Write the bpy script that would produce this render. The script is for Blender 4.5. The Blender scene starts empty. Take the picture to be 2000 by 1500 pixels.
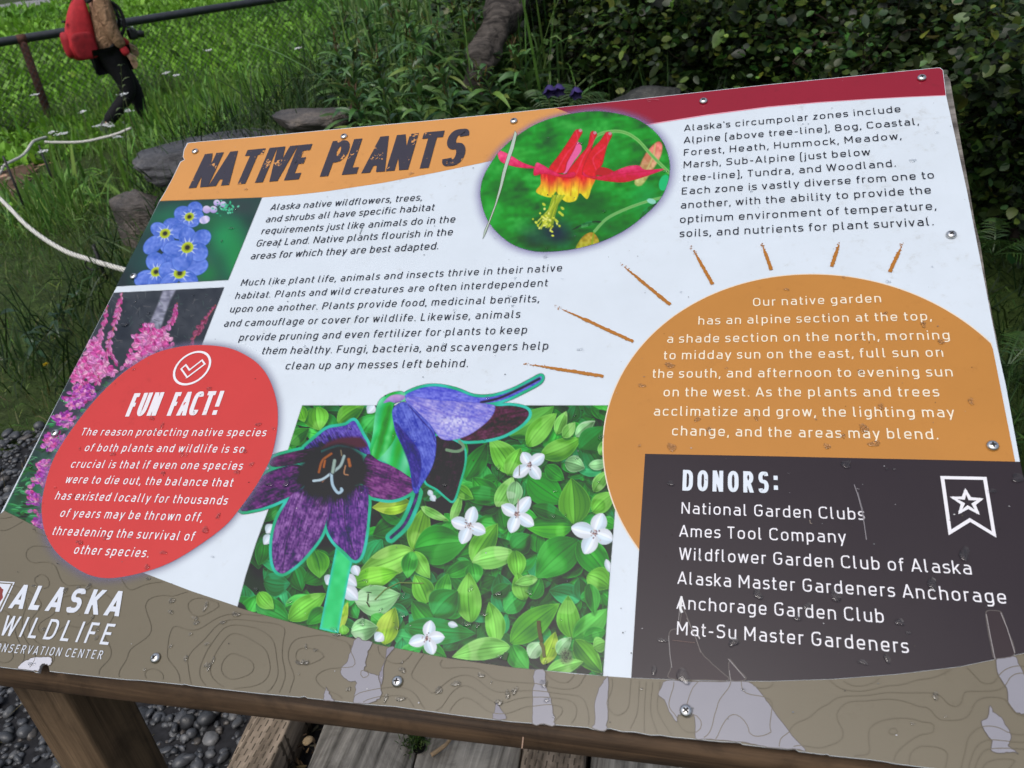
import bpy, bmesh, math, random
import numpy as np
from mathutils import Vector, Matrix, noise as mnoise
R_ = math.radians
random.seed(7)
rng = np.random.default_rng(7)
C = bpy.context.scene.collection
scene = bpy.context.scene

# ------------------------------------------------------------------ camera
CAM = np.array([0.28709410, -0.78442980, 1.40108808])
BW = np.array([[0.9671512153, 0.0274587457, -0.2527143525],
               [0.2309271945, -0.5104738682, 0.8283049322],
               [-0.1062598585, -0.8594547383, -0.5000463932]])     # camera (x right, y down, z forward) -> world
FL = 1600.0
cd = bpy.data.cameras.new('camera')
cam = bpy.data.objects.new('camera', cd)
C.objects.link(cam)
cd.sensor_width = 36.0
cd.lens = FL / 2000 * 36
cd.clip_start = 0.02
cd.clip_end = 2000
m = Matrix([list(BW[0] * [1, -1, -1]), list(BW[1] * [1, -1, -1]), list(BW[2] * [1, -1, -1])]).to_4x4()
m.translation = Vector(CAM)
cam.matrix_world = m
cd.dof.use_dof = True
cd.dof.focus_distance = 1.0
cd.dof.aperture_fstop = 13.0
scene.camera = cam

# ------------------------------------------------------------------ light: overcast sky and a weak, very soft sun
SUN_EL, SUN_AZ = 58, 200
w = bpy.data.worlds.new('World')
scene.world = w
w.use_nodes = True
nt = w.node_tree
sky = nt.nodes.new('ShaderNodeTexSky')
sky.sky_type = 'NISHITA'
sky.sun_disc = False
sky.sun_elevation = R_(SUN_EL)
sky.sun_rotation = R_(SUN_AZ)
sky.air_density = 1.0
sky.dust_density = 3.0
hs = nt.nodes.new('ShaderNodeHueSaturation')
hs.inputs['Saturation'].default_value = 0.6
nt.links.new(sky.outputs[0], hs.inputs['Color'])
# an overcast sky is brightest overhead
tc = nt.nodes.new('ShaderNodeTexCoord'); sx = nt.nodes.new('ShaderNodeSeparateXYZ'); mr = nt.nodes.new('ShaderNodeMapRange')
nt.links.new(tc.outputs['Generated'], sx.inputs[0]); nt.links.new(sx.outputs[2], mr.inputs[0])
mr.inputs[1].default_value = 0.0; mr.inputs[2].default_value = 1.0; mr.inputs[3].default_value = .45; mr.inputs[4].default_value = 1.75
mxs = nt.nodes.new('ShaderNodeMix'); mxs.data_type = 'RGBA'; mxs.blend_type = 'MULTIPLY'; mxs.inputs[0].default_value = 1.0
nt.links.new(hs.outputs[0], mxs.inputs[6]); nt.links.new(mr.outputs[0], mxs.inputs[7])
nt.links.new(mxs.outputs[2], nt.nodes['Background'].inputs[0])
nt.nodes['Background'].inputs[1].default_value = 0.14
sl = bpy.data.lights.new('sun', 'SUN')
sl.energy = 1.1
sl.angle = R_(25)
sl.color = (1.0, 0.97, 0.92)
so = bpy.data.objects.new('sun', sl)
C.objects.link(so)
az = R_(SUN_AZ)
sdir = Vector((math.sin(az) * math.cos(R_(SUN_EL)), math.cos(az) * math.cos(R_(SUN_EL)), math.sin(R_(SUN_EL))))
so.rotation_euler = sdir.to_track_quat('Z', 'Y').to_euler()
so.location = (0, 0, 20)
scene.view_settings.view_transform = 'Standard'
scene.view_settings.look = 'None'
scene.view_settings.exposure = 0.0
scene.view_settings.gamma = 1.0

# ------------------------------------------------------------------ geometry helpers
def ray(px, py):
    d = BW @ np.array([(px - 1000) / FL, (py - 750) / FL, 1.0])
    return d / np.linalg.norm(d)
def at(px, py, z=0.0):
    d = ray(px, py)
    return CAM + d * ((z - CAM[2]) / d[2])
def far(px, py, dist):
    return CAM + ray(px, py) * dist

def link(o, parent=None):
    C.objects.link(o)
    if parent is not None:
        o.parent = parent
    return o
def tag(o, label=None, cat=None, group=None, kind=None):
    if label: o['label'] = label
    if cat: o['category'] = cat
    if group: o['group'] = group
    if kind: o['kind'] = kind
    return o
def thing(name, loc, label, cat, group=None):
    o = bpy.data.objects.new(name, None)
    o.empty_display_size = 0.05
    C.objects.link(o)
    o.location = loc
    return tag(o, label, cat, group)
def mesh_obj(name, V, F, mat, parent=None, col=None, smooth=False, rel=None):
    """V (n,3) world coordinates (minus rel), F list of index arrays (each (m,k)) or a list of tuples"""
    V = np.asarray(V, dtype=np.float32).reshape(-1, 3)
    if rel is None and parent is not None:
        p, q = parent, np.zeros(3)
        while p is not None:
            q = q + np.array(p.location); p = p.parent
        rel = q
    if rel is not None:
        V = V - np.asarray(rel, dtype=np.float32)
    me = bpy.data.meshes.new(name)
    if len(F) and isinstance(F[0], np.ndarray) and F[0].ndim == 2:
        loops = np.concatenate([f.ravel() for f in F]).astype(np.int32)
        tot = np.concatenate([np.full(len(f), f.shape[1]) for f in F]).astype(np.int32)
    else:
        loops = np.array([i for f in F for i in f], dtype=np.int32)
        tot = np.array([len(f) for f in F], dtype=np.int32)
    st = np.concatenate([[0], np.cumsum(tot)[:-1]]).astype(np.int32)
    me.vertices.add(len(V)); me.vertices.foreach_set('co', V.ravel())
    me.loops.add(len(loops)); me.loops.foreach_set('vertex_index', loops)
    me.polygons.add(len(tot)); me.polygons.foreach_set('loop_start', st)
    me.polygons.foreach_set('loop_total', tot)
    if smooth:
        me.polygons.foreach_set('use_smooth', np.ones(len(tot), dtype=bool))
    if col is not None:
        col = np.asarray(col, dtype=np.float32)
        if col.ndim == 1: col = np.tile(col, (len(V), 1))
        if col.shape[1] == 3: col = np.c_[col, np.ones(len(V), dtype=np.float32)]
        a = me.color_attributes.new('Col', 'FLOAT_COLOR', 'POINT')
        a.data.foreach_set('color', col.astype(np.float32).ravel())
    me.update(); me.validate()
    if mat: me.materials.append(mat)
    return link(bpy.data.objects.new(name, me), parent)

class MB:
    """collects pieces of ONE mesh"""
    def __init__(s): s.V, s.F, s.Cc, s.n = [], [], [], 0
    def add(s, V, F, col=None):
        V = np.asarray(V, float).reshape(-1, 3)
        for f in F:
            f = np.asarray(f)
            s.F.append((f if f.ndim == 2 else f[None]) + s.n)
        s.V.append(V); s.n += len(V)
        if col is not None:
            col = np.asarray(col, float)
            s.Cc.append(np.tile(col, (len(V), 1)) if col.ndim == 1 else col)
    def box(s, x0, x1, y0, y1, z0, z1, col=None):
        V = [(x, y, z) for z in (z0, z1) for y in (y0, y1) for x in (x0, x1)]
        s.add(V, [np.array([[0, 2, 3, 1], [4, 5, 7, 6], [0, 1, 5, 4], [2, 6, 7, 3], [0, 4, 6, 2], [1, 3, 7, 5]])], col)
    def tube(s, pts, rad, k=8, col=None, cap=True):
        P = np.asarray(pts, float); n = len(P)
        rad = np.full(n, rad) if np.isscalar(rad) else np.asarray(rad, float)
        T = np.gradient(P, axis=0); T /= np.linalg.norm(T, axis=1)[:, None] + 1e-12
        ref = np.array([0, 0, 1.0]) if abs(T[:, 2]).mean() < .8 else np.array([1.0, 0, 0])
        A = np.cross(T, ref); A /= np.linalg.norm(A, axis=1)[:, None] + 1e-12
        Bn = np.cross(T, A)
        th = np.arange(k) / k * 2 * np.pi
        V = P[:, None] + rad[:, None, None] * (np.cos(th)[None, :, None] * A[:, None] + np.sin(th)[None, :, None] * Bn[:, None])
        i = np.arange(n - 1)[:, None] * k; j = np.arange(k)[None]; j2 = (j + 1) % k
        F = [np.stack([i + j, i + j2, i + k + j2, i + k + j], -1).reshape(-1, 4)]
        if cap and k > 2:
            F += [np.arange(k)[::-1][None], (np.arange(k) + (n - 1) * k)[None]]
        s.add(V.reshape(-1, 3), F, col)
    def build(s, name, mat, parent=None, smooth=False):
        F = {}
        for f in s.F: F.setdefault(f.shape[1], []).append(f)
        return mesh_obj(name, np.concatenate(s.V), [np.concatenate(v) for v in F.values()], mat, parent,
                        np.concatenate(s.Cc) if s.Cc else None, smooth)

def spline(pts, n=8, closed=False):
    P = np.asarray(pts, float)
    Q = np.concatenate([P[-1:], P, P[:2]]) if closed else np.concatenate([2 * P[:1] - P[1:2], P, 2 * P[-1:] - P[-2:-1]])
    t = (np.arange(n) / n)[:, None]
    out = []
    for i in range(1, len(Q) - 2):
        p0, p1, p2, p3 = Q[i - 1:i + 3]
        out.append(.5 * (2 * p1 + (p2 - p0) * t + (2 * p0 - 5 * p1 + 4 * p2 - p3) * t ** 2 + (3 * p1 - p0 - 3 * p2 + p3) * t ** 3))
    r = np.concatenate(out)
    return r if closed else np.concatenate([r, P[-1:]])

def lin(c):
    c = np.asarray(c, float) / 255.0
    return np.where(c <= .04045, c / 12.92, ((c + .055) / 1.055) ** 2.4)

# ------------------------------------------------------------------ materials
def mat_new(name, rough=.6, spec=.5):
    mt = bpy.data.materials.new(name)
    mt.use_nodes = True
    b = mt.node_tree.nodes['Principled BSDF']
    b.inputs['Roughness'].default_value = rough
    b.inputs['Specular IOR Level'].default_value = spec
    return mt, mt.node_tree, b
def N(nt, t, **kw):
    n = nt.nodes.new(t)
    for k, v in kw.items(): setattr(n, k, v)
    return n
def noise_tex(nt, scale, detail=4, rough=.55, vec=None, dist=0.0):
    n = N(nt, 'ShaderNodeTexNoise')
    n.inputs['Scale'].default_value = scale; n.inputs['Detail'].default_value = detail
    n.inputs['Roughness'].default_value = rough; n.inputs['Distortion'].default_value = dist
    if vec is not None: nt.links.new(vec, n.inputs['Vector'])
    return n
def ramp(nt, fac, stops):
    r = N(nt, 'ShaderNodeValToRGB')
    e = r.color_ramp.elements
    while len(e) < len(stops): e.new(.5)
    for i, (p, c) in enumerate(stops):
        e[i].position = p; e[i].color = (*c, 1)
    nt.links.new(fac, r.inputs[0])
    return r
def coords(nt, scale=(1, 1, 1), rot=(0, 0, 0)):
    tc = N(nt, 'ShaderNodeTexCoord')
    mp = N(nt, 'ShaderNodeMapping')
    mp.inputs['Scale'].default_value = scale; mp.inputs['Rotation'].default_value = rot
    nt.links.new(tc.outputs['Object'], mp.inputs[0])
    return mp.outputs[0]
def bump(nt, b, h, strength=.3, dist=.01):
    bp = N(nt, 'ShaderNodeBump')
    bp.inputs['Strength'].default_value = strength; bp.inputs['Distance'].default_value = dist
    nt.links.new(h, bp.inputs['Height']); nt.links.new(bp.outputs[0], b.inputs['Normal'])
    return bp
def simple_mat(name, col, rough=.6, spec=.5, var=.25, scale=30, bmp=0.0, metal=0.0, vscale=(1, 1, 1), rot=(0, 0, 0)):
    mt, nt, b = mat_new(name, rough, spec)
    v = coords(nt, vscale, rot)
    n = noise_tex(nt, scale, 6, .6, v)
    col = np.asarray(col, float)
    r = ramp(nt, n.outputs[0], [(.3, tuple(col * (1 - var))), (.7, tuple(np.minimum(col * (1 + var), 1)))])
    nt.links.new(r.outputs[0], b.inputs['Base Color'])
    b.inputs['Metallic'].default_value = metal
    if bmp: bump(nt, b, n.outputs[0], bmp)
    return mt
def wood_mat(name, c0, c1, scale=1.0, axis=0, rough=.75, bmp=.35, spec=.3):
    """grain running along one object axis, fine cracks and larger blotches"""
    mt, nt, b = mat_new(name, rough, spec)
    sc = [60 * scale] * 3; sc[axis] = 2.2 * scale
    v = coords(nt, tuple(sc))
    n = noise_tex(nt, 1.0, 8, .65, v, .6)
    v2 = coords(nt)
    n2 = noise_tex(nt, 11 * scale, 7, .7, v2, 1.2)
    c0, c1 = np.asarray(c0, float), np.asarray(c1, float)
    r = ramp(nt, n.outputs[0], [(.30, tuple(c0 * .28)), (.40, tuple(c0 * .8)), (.52, tuple((c0 + c1) / 2)), (.66, tuple(c1 * 1.12))])
    r2 = ramp(nt, n2.outputs[0], [(.3, (.45, .44, .43)), (.5, (.92, .92, .92)), (.72, (1.18, 1.17, 1.15))])
    mx = N(nt, 'ShaderNodeMix', data_type='RGBA', blend_type='MULTIPLY')
    mx.inputs[0].default_value = 1
    nt.links.new(r.outputs[0], mx.inputs[6]); nt.links.new(r2.outputs[0], mx.inputs[7])
    nt.links.new(mx.outputs[2], b.inputs['Base Color'])
    bump(nt, b, n.outputs[0], bmp, .004)
    return mt
def leaf_mat(name, rough=.45, spec=.4, trans=.25, nscale=60):
    mt, nt, b = mat_new(name, rough, spec)
    a = N(nt, 'ShaderNodeVertexColor', layer_name='Col')
    n = noise_tex(nt, nscale, 3, .5, coords(nt))
    r = ramp(nt, n.outputs[0], [(.3, (.75, .75, .75)), (.7, (1.2, 1.2, 1.15))])
    mx = N(nt, 'ShaderNodeMix', data_type='RGBA', blend_type='MULTIPLY')
    mx.inputs[0].default_value = 1
    nt.links.new(a.outputs[0], mx.inputs[6]); nt.links.new(r.outputs[0], mx.inputs[7])
    nt.links.new(mx.outputs[2], b.inputs['Base Color'])
    if trans:
        t = N(nt, 'ShaderNodeBsdfTranslucent'); nt.links.new(mx.outputs[2], t.inputs[0])
        ms = N(nt, 'ShaderNodeMixShader'); ms.inputs[0].default_value = trans
        nt.links.new(b.outputs[0], ms.inputs[1]); nt.links.new(t.outputs[0], ms.inputs[2])
        nt.links.new(ms.outputs[0], nt.nodes['Material Output'].inputs[0])
    return mt
# ================================================================== THE SIGN
SW, SH = 1.07, 0.7940526
RS = np.array([[0.9624665154694261, 0.1418171408229046, -0.23140031367515113],
               [-0.004908904713756585, -0.8433797418290044, -0.53729555528308],
               [-0.2713560562336009, 0.5182649029610812, -0.811028594504588]])
TS = np.array([-0.622997199652332, 0.29106220496937335, 0.8722741384518788])
KM = np.array([[FL, 0, 1000], [0, FL, 750], [0, 0, 1.0]])
HI = np.linalg.inv(KM @ np.c_[RS[:, 0], RS[:, 1], TS])
UX, VX, NX = BW @ RS[:, 0], BW @ RS[:, 1], BW @ RS[:, 2]          # right, up the slope, out of the face
O0 = CAM + BW @ TS                                                # lower left corner of the face
def S(px):
    """the design of the sign was measured on the photograph: pixel -> metres on the sign face"""
    p = np.asarray(px, float).reshape(-1, 2)
    h = np.c_[p, np.ones(len(p))] @ HI.T
    return h[:, :2] / h[:, 2:]
def face(ab, c):
    """metres on the sign face, height above it -> world"""
    ab = np.asarray(ab, float).reshape(-1, 2)
    return O0 + ab[:, :1] * UX + ab[:, 1:2] * VX + np.asarray(c, float).reshape(-1, 1) * NX
LIT, VEIL = 1.25, 0.050
def PC(c):
    """printed colour: what the photo shows, less the lighting of the place"""
    return np.clip((lin(c) - VEIL) / LIT, .004, .86)

def print_mat(name, alpha=False, rough=.32):
    mt, nt, b = mat_new(name, rough, .34)
    a = N(nt, 'ShaderNodeVertexColor', layer_name='Col')
    v = coords(nt)
    n = noise_tex(nt, 14, 5, .6, v)
    r = ramp(nt, n.outputs[0], [(.3, (.955, .955, .95)), (.7, (1.02, 1.02, 1.02))])
    mx = N(nt, 'ShaderNodeMix', data_type='RGBA', blend_type='MULTIPLY'); mx.inputs[0].default_value = 1
    nt.links.new(a.outputs[0], mx.inputs[6]); nt.links.new(r.outputs[0], mx.inputs[7])
    n3 = noise_tex(nt, 75, 6, .7, v)                            # grime dried onto the film in blotches
    n4 = noise_tex(nt, 5, 3, .5, v)
    mm = N(nt, 'ShaderNodeMath', operation='MULTIPLY_ADD'); mm.inputs[1].default_value = .55
    nt.links.new(n4.outputs[0], mm.inputs[0]); nt.links.new(n3.outputs[0], mm.inputs[2])
    r3 = ramp(nt, mm.outputs[0], [(.86, (1, 1, 1)), (.95, (.965, .957, .945)), (1.0, (.88, .865, .84))])
    mx2 = N(nt, 'ShaderNodeMix', data_type='RGBA', blend_type='MULTIPLY'); mx2.inputs[0].default_value = 1
    nt.links.new(mx.outputs[2], mx2.inputs[6]); nt.links.new(r3.outputs[0], mx2.inputs[7])
    nt.links.new(mx2.outputs[2], b.inputs['Base Color'])
    n2 = noise_tex(nt, 6, 5, .65, v)
    mr = N(nt, 'ShaderNodeMapRange')
    mr.inputs[3].default_value = rough - .08; mr.inputs[4].default_value = rough + .14
    nt.links.new(n2.outputs[0], mr.inputs[0]); nt.links.new(mr.outputs[0], b.inputs['Roughness'])
    if alpha: nt.links.new(a.outputs[1], b.inputs['Alpha'])
    return mt
PRINT = print_mat('printed_film')
SOFT = print_mat('printed_film_soft', True)
def worn_mat(name, col, bg, thr):
    mt, nt, b = mat_new(name, .35, .5)
    v = coords(nt)
    n = noise_tex(nt, 260, 3, .6, v)
    n2 = noise_tex(nt, 38, 2, .5, v)
    ad = N(nt, 'ShaderNodeMath', operation='ADD')
    nt.links.new(n.outputs[0], ad.inputs[0])
    ml = N(nt, 'ShaderNodeMath', operation='MULTIPLY'); ml.inputs[1].default_value = 1.3
    nt.links.new(n2.outputs[0], ml.inputs[0]); nt.links.new(ml.outputs[0], ad.inputs[1])
    hf = N(nt, 'ShaderNodeMath', operation='MULTIPLY'); hf.inputs[1].default_value = .5; nt.links.new(ad.outputs[0], hf.inputs[0])
    r = ramp(nt, hf.outputs[0], [(thr, tuple(col)), (thr + .012, tuple(bg))])
    nt.links.new(r.outputs[0], b.inputs['Base Color'])
    return mt

sign = thing('information_sign', (0, 0, 0), 'slanted interpretive sign about native plants on wooden posts, wet and peeling along its lower edge', 'sign')
def part(name, ab, c, color, parent=sign, label=None, mat=None):
    """a flat printed shape: outline in metres on the face"""
    ab = np.asarray(ab, float)
    o = mesh_obj(name, face(ab, c), [tuple(range(len(ab)))], mat or PRINT, parent, color)
    if label: o['label'] = label
    return o
def cr(ox, oy, pts):
    """coordinates read off a 4x enlargement whose corner is (ox, oy)"""
    return np.asarray(pts, float) / 4 + [ox, oy]

# ---- panel: composite board with a chipped lower edge
TOPE = [(390, 276.5), (500, 267), (640, 253.5), (820, 237), (1000, 219.5), (1250, 192.5), (1500, 165), (1700, 145), (1828, 132.3), (1836, 132), (1842, 137)]
RIGHTE = [(1848, 187), (1889, 375), (1947, 675), (1964, 750), (1992, 902), (2108, 1490), (2112, 1524)]
BOTE = [(2050, 1526), (1880, 1507), (1800, 1498.5), (1741, 1491), (1735, 1489), (1700, 1484), (1620, 1476), (1616, 1473), (1608, 1474), (1560, 1468),
        (1553, 1463), (1540, 1464), (1498, 1460), (1450, 1454), (1446, 1451), (1437, 1450), (1410, 1449), (1360, 1444), (1315, 1440), (1290, 1436), (1270, 1436),
        (1240, 1430), (1215, 1429), (1192, 1423), (1183, 1424), (1180, 1428), (1156, 1424), (1148, 1421), (1083, 1416), (1000, 1410), (900, 1398), (770, 1380),
        (715, 1376), (690, 1373), (600, 1363.5), (594, 1360), (586, 1362), (500, 1354), (420, 1345), (370, 1339), (362, 1336.5), (354, 1337), (275, 1329), (250, 1328),
        (200, 1323), (97, 1311.5), (95, 1300), (92, 1297), (86, 1296), (80, 1299), (77, 1306), (75, 1314), (70, 1314), (66, 1311), (0, 1303), (-143, 1288)]
LEFTE = [(-143, 1284), (-60, 1123), (0, 1005), (130, 750), (220, 575), (244, 530), (311, 393), (322, 375), (332, 357), (342, 337), (352, 316), (360, 311.5), (357, 306), (359, 292), (366, 279)]
outline = S(TOPE + RIGHTE + BOTE + LEFTE)
nO = len(outline)
top = face(outline, 0); bot = face(outline, -.0035)
WHITE = PC((222, 231, 239))
mb = MB()
mb.add(top, [np.arange(nO)[None]], WHITE)
pn = mb.build('panel', PRINT, sign)
i = np.arange(nO); j = (i + 1) % nO
ALU = simple_mat('panel_core', (.55, .55, .56), .5, .5, .2, 200)
mesh_obj('panel_edge', np.concatenate([face(outline, -.0002), bot]), [np.stack([i, i + nO, j + nO, j], 1), (i[::-1] + nO)[None]], ALU, pn)

# ---- flat printed areas
HORANGE, RED, BROWN = PC((222, 161, 100)), PC((158, 64, 76)), PC((128, 121, 106))
def clipR(p):
    """keep a shape inside the right hand edge of the panel"""
    a = np.array(p, float); a[:, 0] = np.minimum(a[:, 0], SW - .0035); return a
hb = [(312, 393.5), (512, 386), (575, 381), (637, 374), (750, 357), (850, 337.5), (962, 314), (1030, 300), (1120, 284), (1160, 250)]
part('header_band', S([(367, 280), (390, 277.3), (500, 268), (640, 254.5), (820, 238), (1000, 220.5), (1085, 211), (1115, 222.5)] + hb[::-1] + [(323, 375), (333, 357), (343, 337), (353, 317), (361, 312), (358, 306), (360, 293)]), .0002, HORANGE)
part('red_band', S([(1085, 211), (1250, 193.5), (1500, 166), (1700, 146), (1828, 133.3), (1835, 133), (1841, 137.5), (1847, 186)] + [(1770, 189.3), (1700, 193), (1600, 199.5), (1500, 208.3), (1380, 224), (1262, 243), (1180, 258), (1115, 222.5)]), .00025, RED)
part('red_band_rim', S([(1847, 186), (1770, 189.3), (1700, 193), (1600, 199.5), (1500, 208.3), (1380, 224), (1262, 243), (1262, 245), (1380, 226), (1500, 210), (1600, 201), (1700, 194.3), (1770, 190.5), (1847, 187.2)]), .0002, PC((238, 170, 185)))
BT = [(10, 996), (84, 1035), (180, 1082), (291, 1123), (375, 1155), (500, 1196.5), (625, 1230.5), (750, 1261), (875, 1285), (1000, 1303), (1120, 1316), (1235, 1324.5), (1375, 1330), (1500, 1331), (1625, 1327), (1750, 1317.5), (1875, 1302.5), (1997, 1277), (2068, 1256)]
BROWNP = S(BT + [(2108, 1490), (2111, 1523)] + [(x, y - .6) for x, y in BOTE] + [(-142, 1283), (-60, 1122.5), (0.5, 1004)])
part('brown_band', BROWNP, .0002, BROWN)

# ---- rings that fade out: the printed soft shadow round the oval and the red blob
def smooth_out(pts, n=6): return spline(pts, n, True)
OVAL = smooth_out([(1162, 218), (1212, 224), (1250, 237), (1280, 259), (1298, 284), (1307, 313), (1308, 335), (1304, 358), (1292, 385), (1270, 411), (1225, 447), (1175, 472), (1125, 486), (1075, 492), (1037, 490), (1000, 477), (970, 453), (950, 425), (940, 392), (939, 370), (945, 345), (962, 315), (982, 290), (1012, 265), (1050, 242), (1100, 226)])
BLOB = smooth_out([(400, 674.5), (450, 681), (490, 700), (515, 723), (531, 752), (541, 787), (543, 815), (541, 845), (531, 890), (516, 922), (498, 953), (470, 992), (437, 1030), (375, 1075), (322, 1104), (265, 1122), (215, 1129.5), (178, 1124), (145, 1107), (112, 1080), (90, 1044), (82, 1000), (86, 960), (100, 910), (120, 870), (155, 820), (185, 783), (215, 752), (250, 722), (300, 692), (350, 678)])
def ring(name, out, grow, col, a0, c):
    q = S(out); n = len(q)
    cen = q.mean(0); T = np.roll(q, -1, 0) - np.roll(q, 1, 0); T /= np.linalg.norm(T, axis=1)[:, None]
    Nn = np.c_[T[:, 1], -T[:, 0]]
    if ((q - cen) * Nn).sum() < 0: Nn = -Nn
    V, K = [], []
    for k in range(6):
        t = k / 5
        V.append(face(q + Nn * grow * (t - .05), c)); K.append(np.tile([*col, a0 * (1 - t) ** 1.8], (n, 1)))
    i = np.arange(n); j = (i + 1) % n
    F = [np.concatenate([np.stack([i + k * n, j + k * n, j + k * n + n, i + k * n + n], 1) for k in range(5)])]
    return mesh_obj(name, np.concatenate(V), F, SOFT, sign, np.concatenate(K))
ring('oval_shadow', OVAL, .0150, PC((150, 140, 190)), .6, .00045)
ring('blob_shadow', BLOB, .0125, PC((140, 135, 165)), .55, .00055)
part('fun_fact_blob', S(BLOB), .0006, PC((214, 86, 84)))

# ---- the orange sun disc, a true circle on the face, cut off by the right edge
cp = S([(1615, 538), (1500, 546), (1420, 566), (1310, 617), (1250, 670), (1210, 750), (1188, 830), (1187, 900), (1203, 1000), (1247, 1080), (1750, 561), (1875, 625), (1946, 683)])
sol = np.linalg.lstsq(np.c_[cp, np.ones(len(cp))], -(cp ** 2).sum(1), rcond=None)[0]
cc = -sol[:2] / 2; cradius = math.sqrt((cc ** 2).sum() - sol[2])
th = np.linspace(0, 2 * np.pi, 160, endpoint=False)
part('sun_disc_rim', clipR(cc + (cradius + .0012) * np.c_[np.cos(th), np.sin(th)]), .00045, PC((238, 222, 200)))
part('sun_disc', clipR(cc + cradius * np.c_[np.cos(th), np.sin(th)]), .0005, PC((200, 143, 84)))
part('donor_box', S([(1260, 887), (1500, 891.5), (1992, 902.5), (2066, 1256)] + [(1997, 1276.5), (1875, 1302), (1750, 1317), (1625, 1326.5), (1500, 1330.5), (1375, 1329.5), (1233, 1324)]), .0007, PC((74, 69, 72)))

# ================================================================== pictures printed on the sign, painted onto fine grids of coloured vertices
def vnoise(X, Y, sc, seed=0):
    r = np.random.default_rng(seed).random((64, 64))
    x, y = X / sc, Y / sc
    xi, yi = np.floor(x).astype(int), np.floor(y).astype(int)
    fx, fy = x - xi, y - yi
    fx, fy = fx * fx * (3 - 2 * fx), fy * fy * (3 - 2 * fy)
    g = lambda a, b: r[a % 64, b % 64]
    return (g(xi, yi) * (1 - fx) + g(xi + 1, yi) * fx) * (1 - fy) + (g(xi, yi + 1) * (1 - fx) + g(xi + 1, yi + 1) * fx) * fy
def inpoly(poly, X, Y):
    x0, y0 = poly[:, 0], poly[:, 1]; x1, y1 = np.roll(x0, -1), np.roll(y0, -1)
    ins = np.zeros(X.shape, bool)
    for a, b, c, d in zip(x0, y0, x1, y1):
        if b == d: continue
        ins ^= ((b > Y) != (d > Y)) & (X < (c - a) * (Y - b) / (d - b) + a)
    return ins
def pdist(poly, X, Y, closed=True):
    D = np.full(X.shape, 1e9)
    n = len(poly)
    for k in range(n if closed else n - 1):
        a = poly[k]; e = poly[(k + 1) % n] - a
        t = np.clip(((X - a[0]) * e[0] + (Y - a[1]) * e[1]) / (e @ e + 1e-9), 0, 1)
        D = np.minimum(D, (X - a[0] - t * e[0]) ** 2 + (Y - a[1] - t * e[1]) ** 2)
    return np.sqrt(D)
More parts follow.
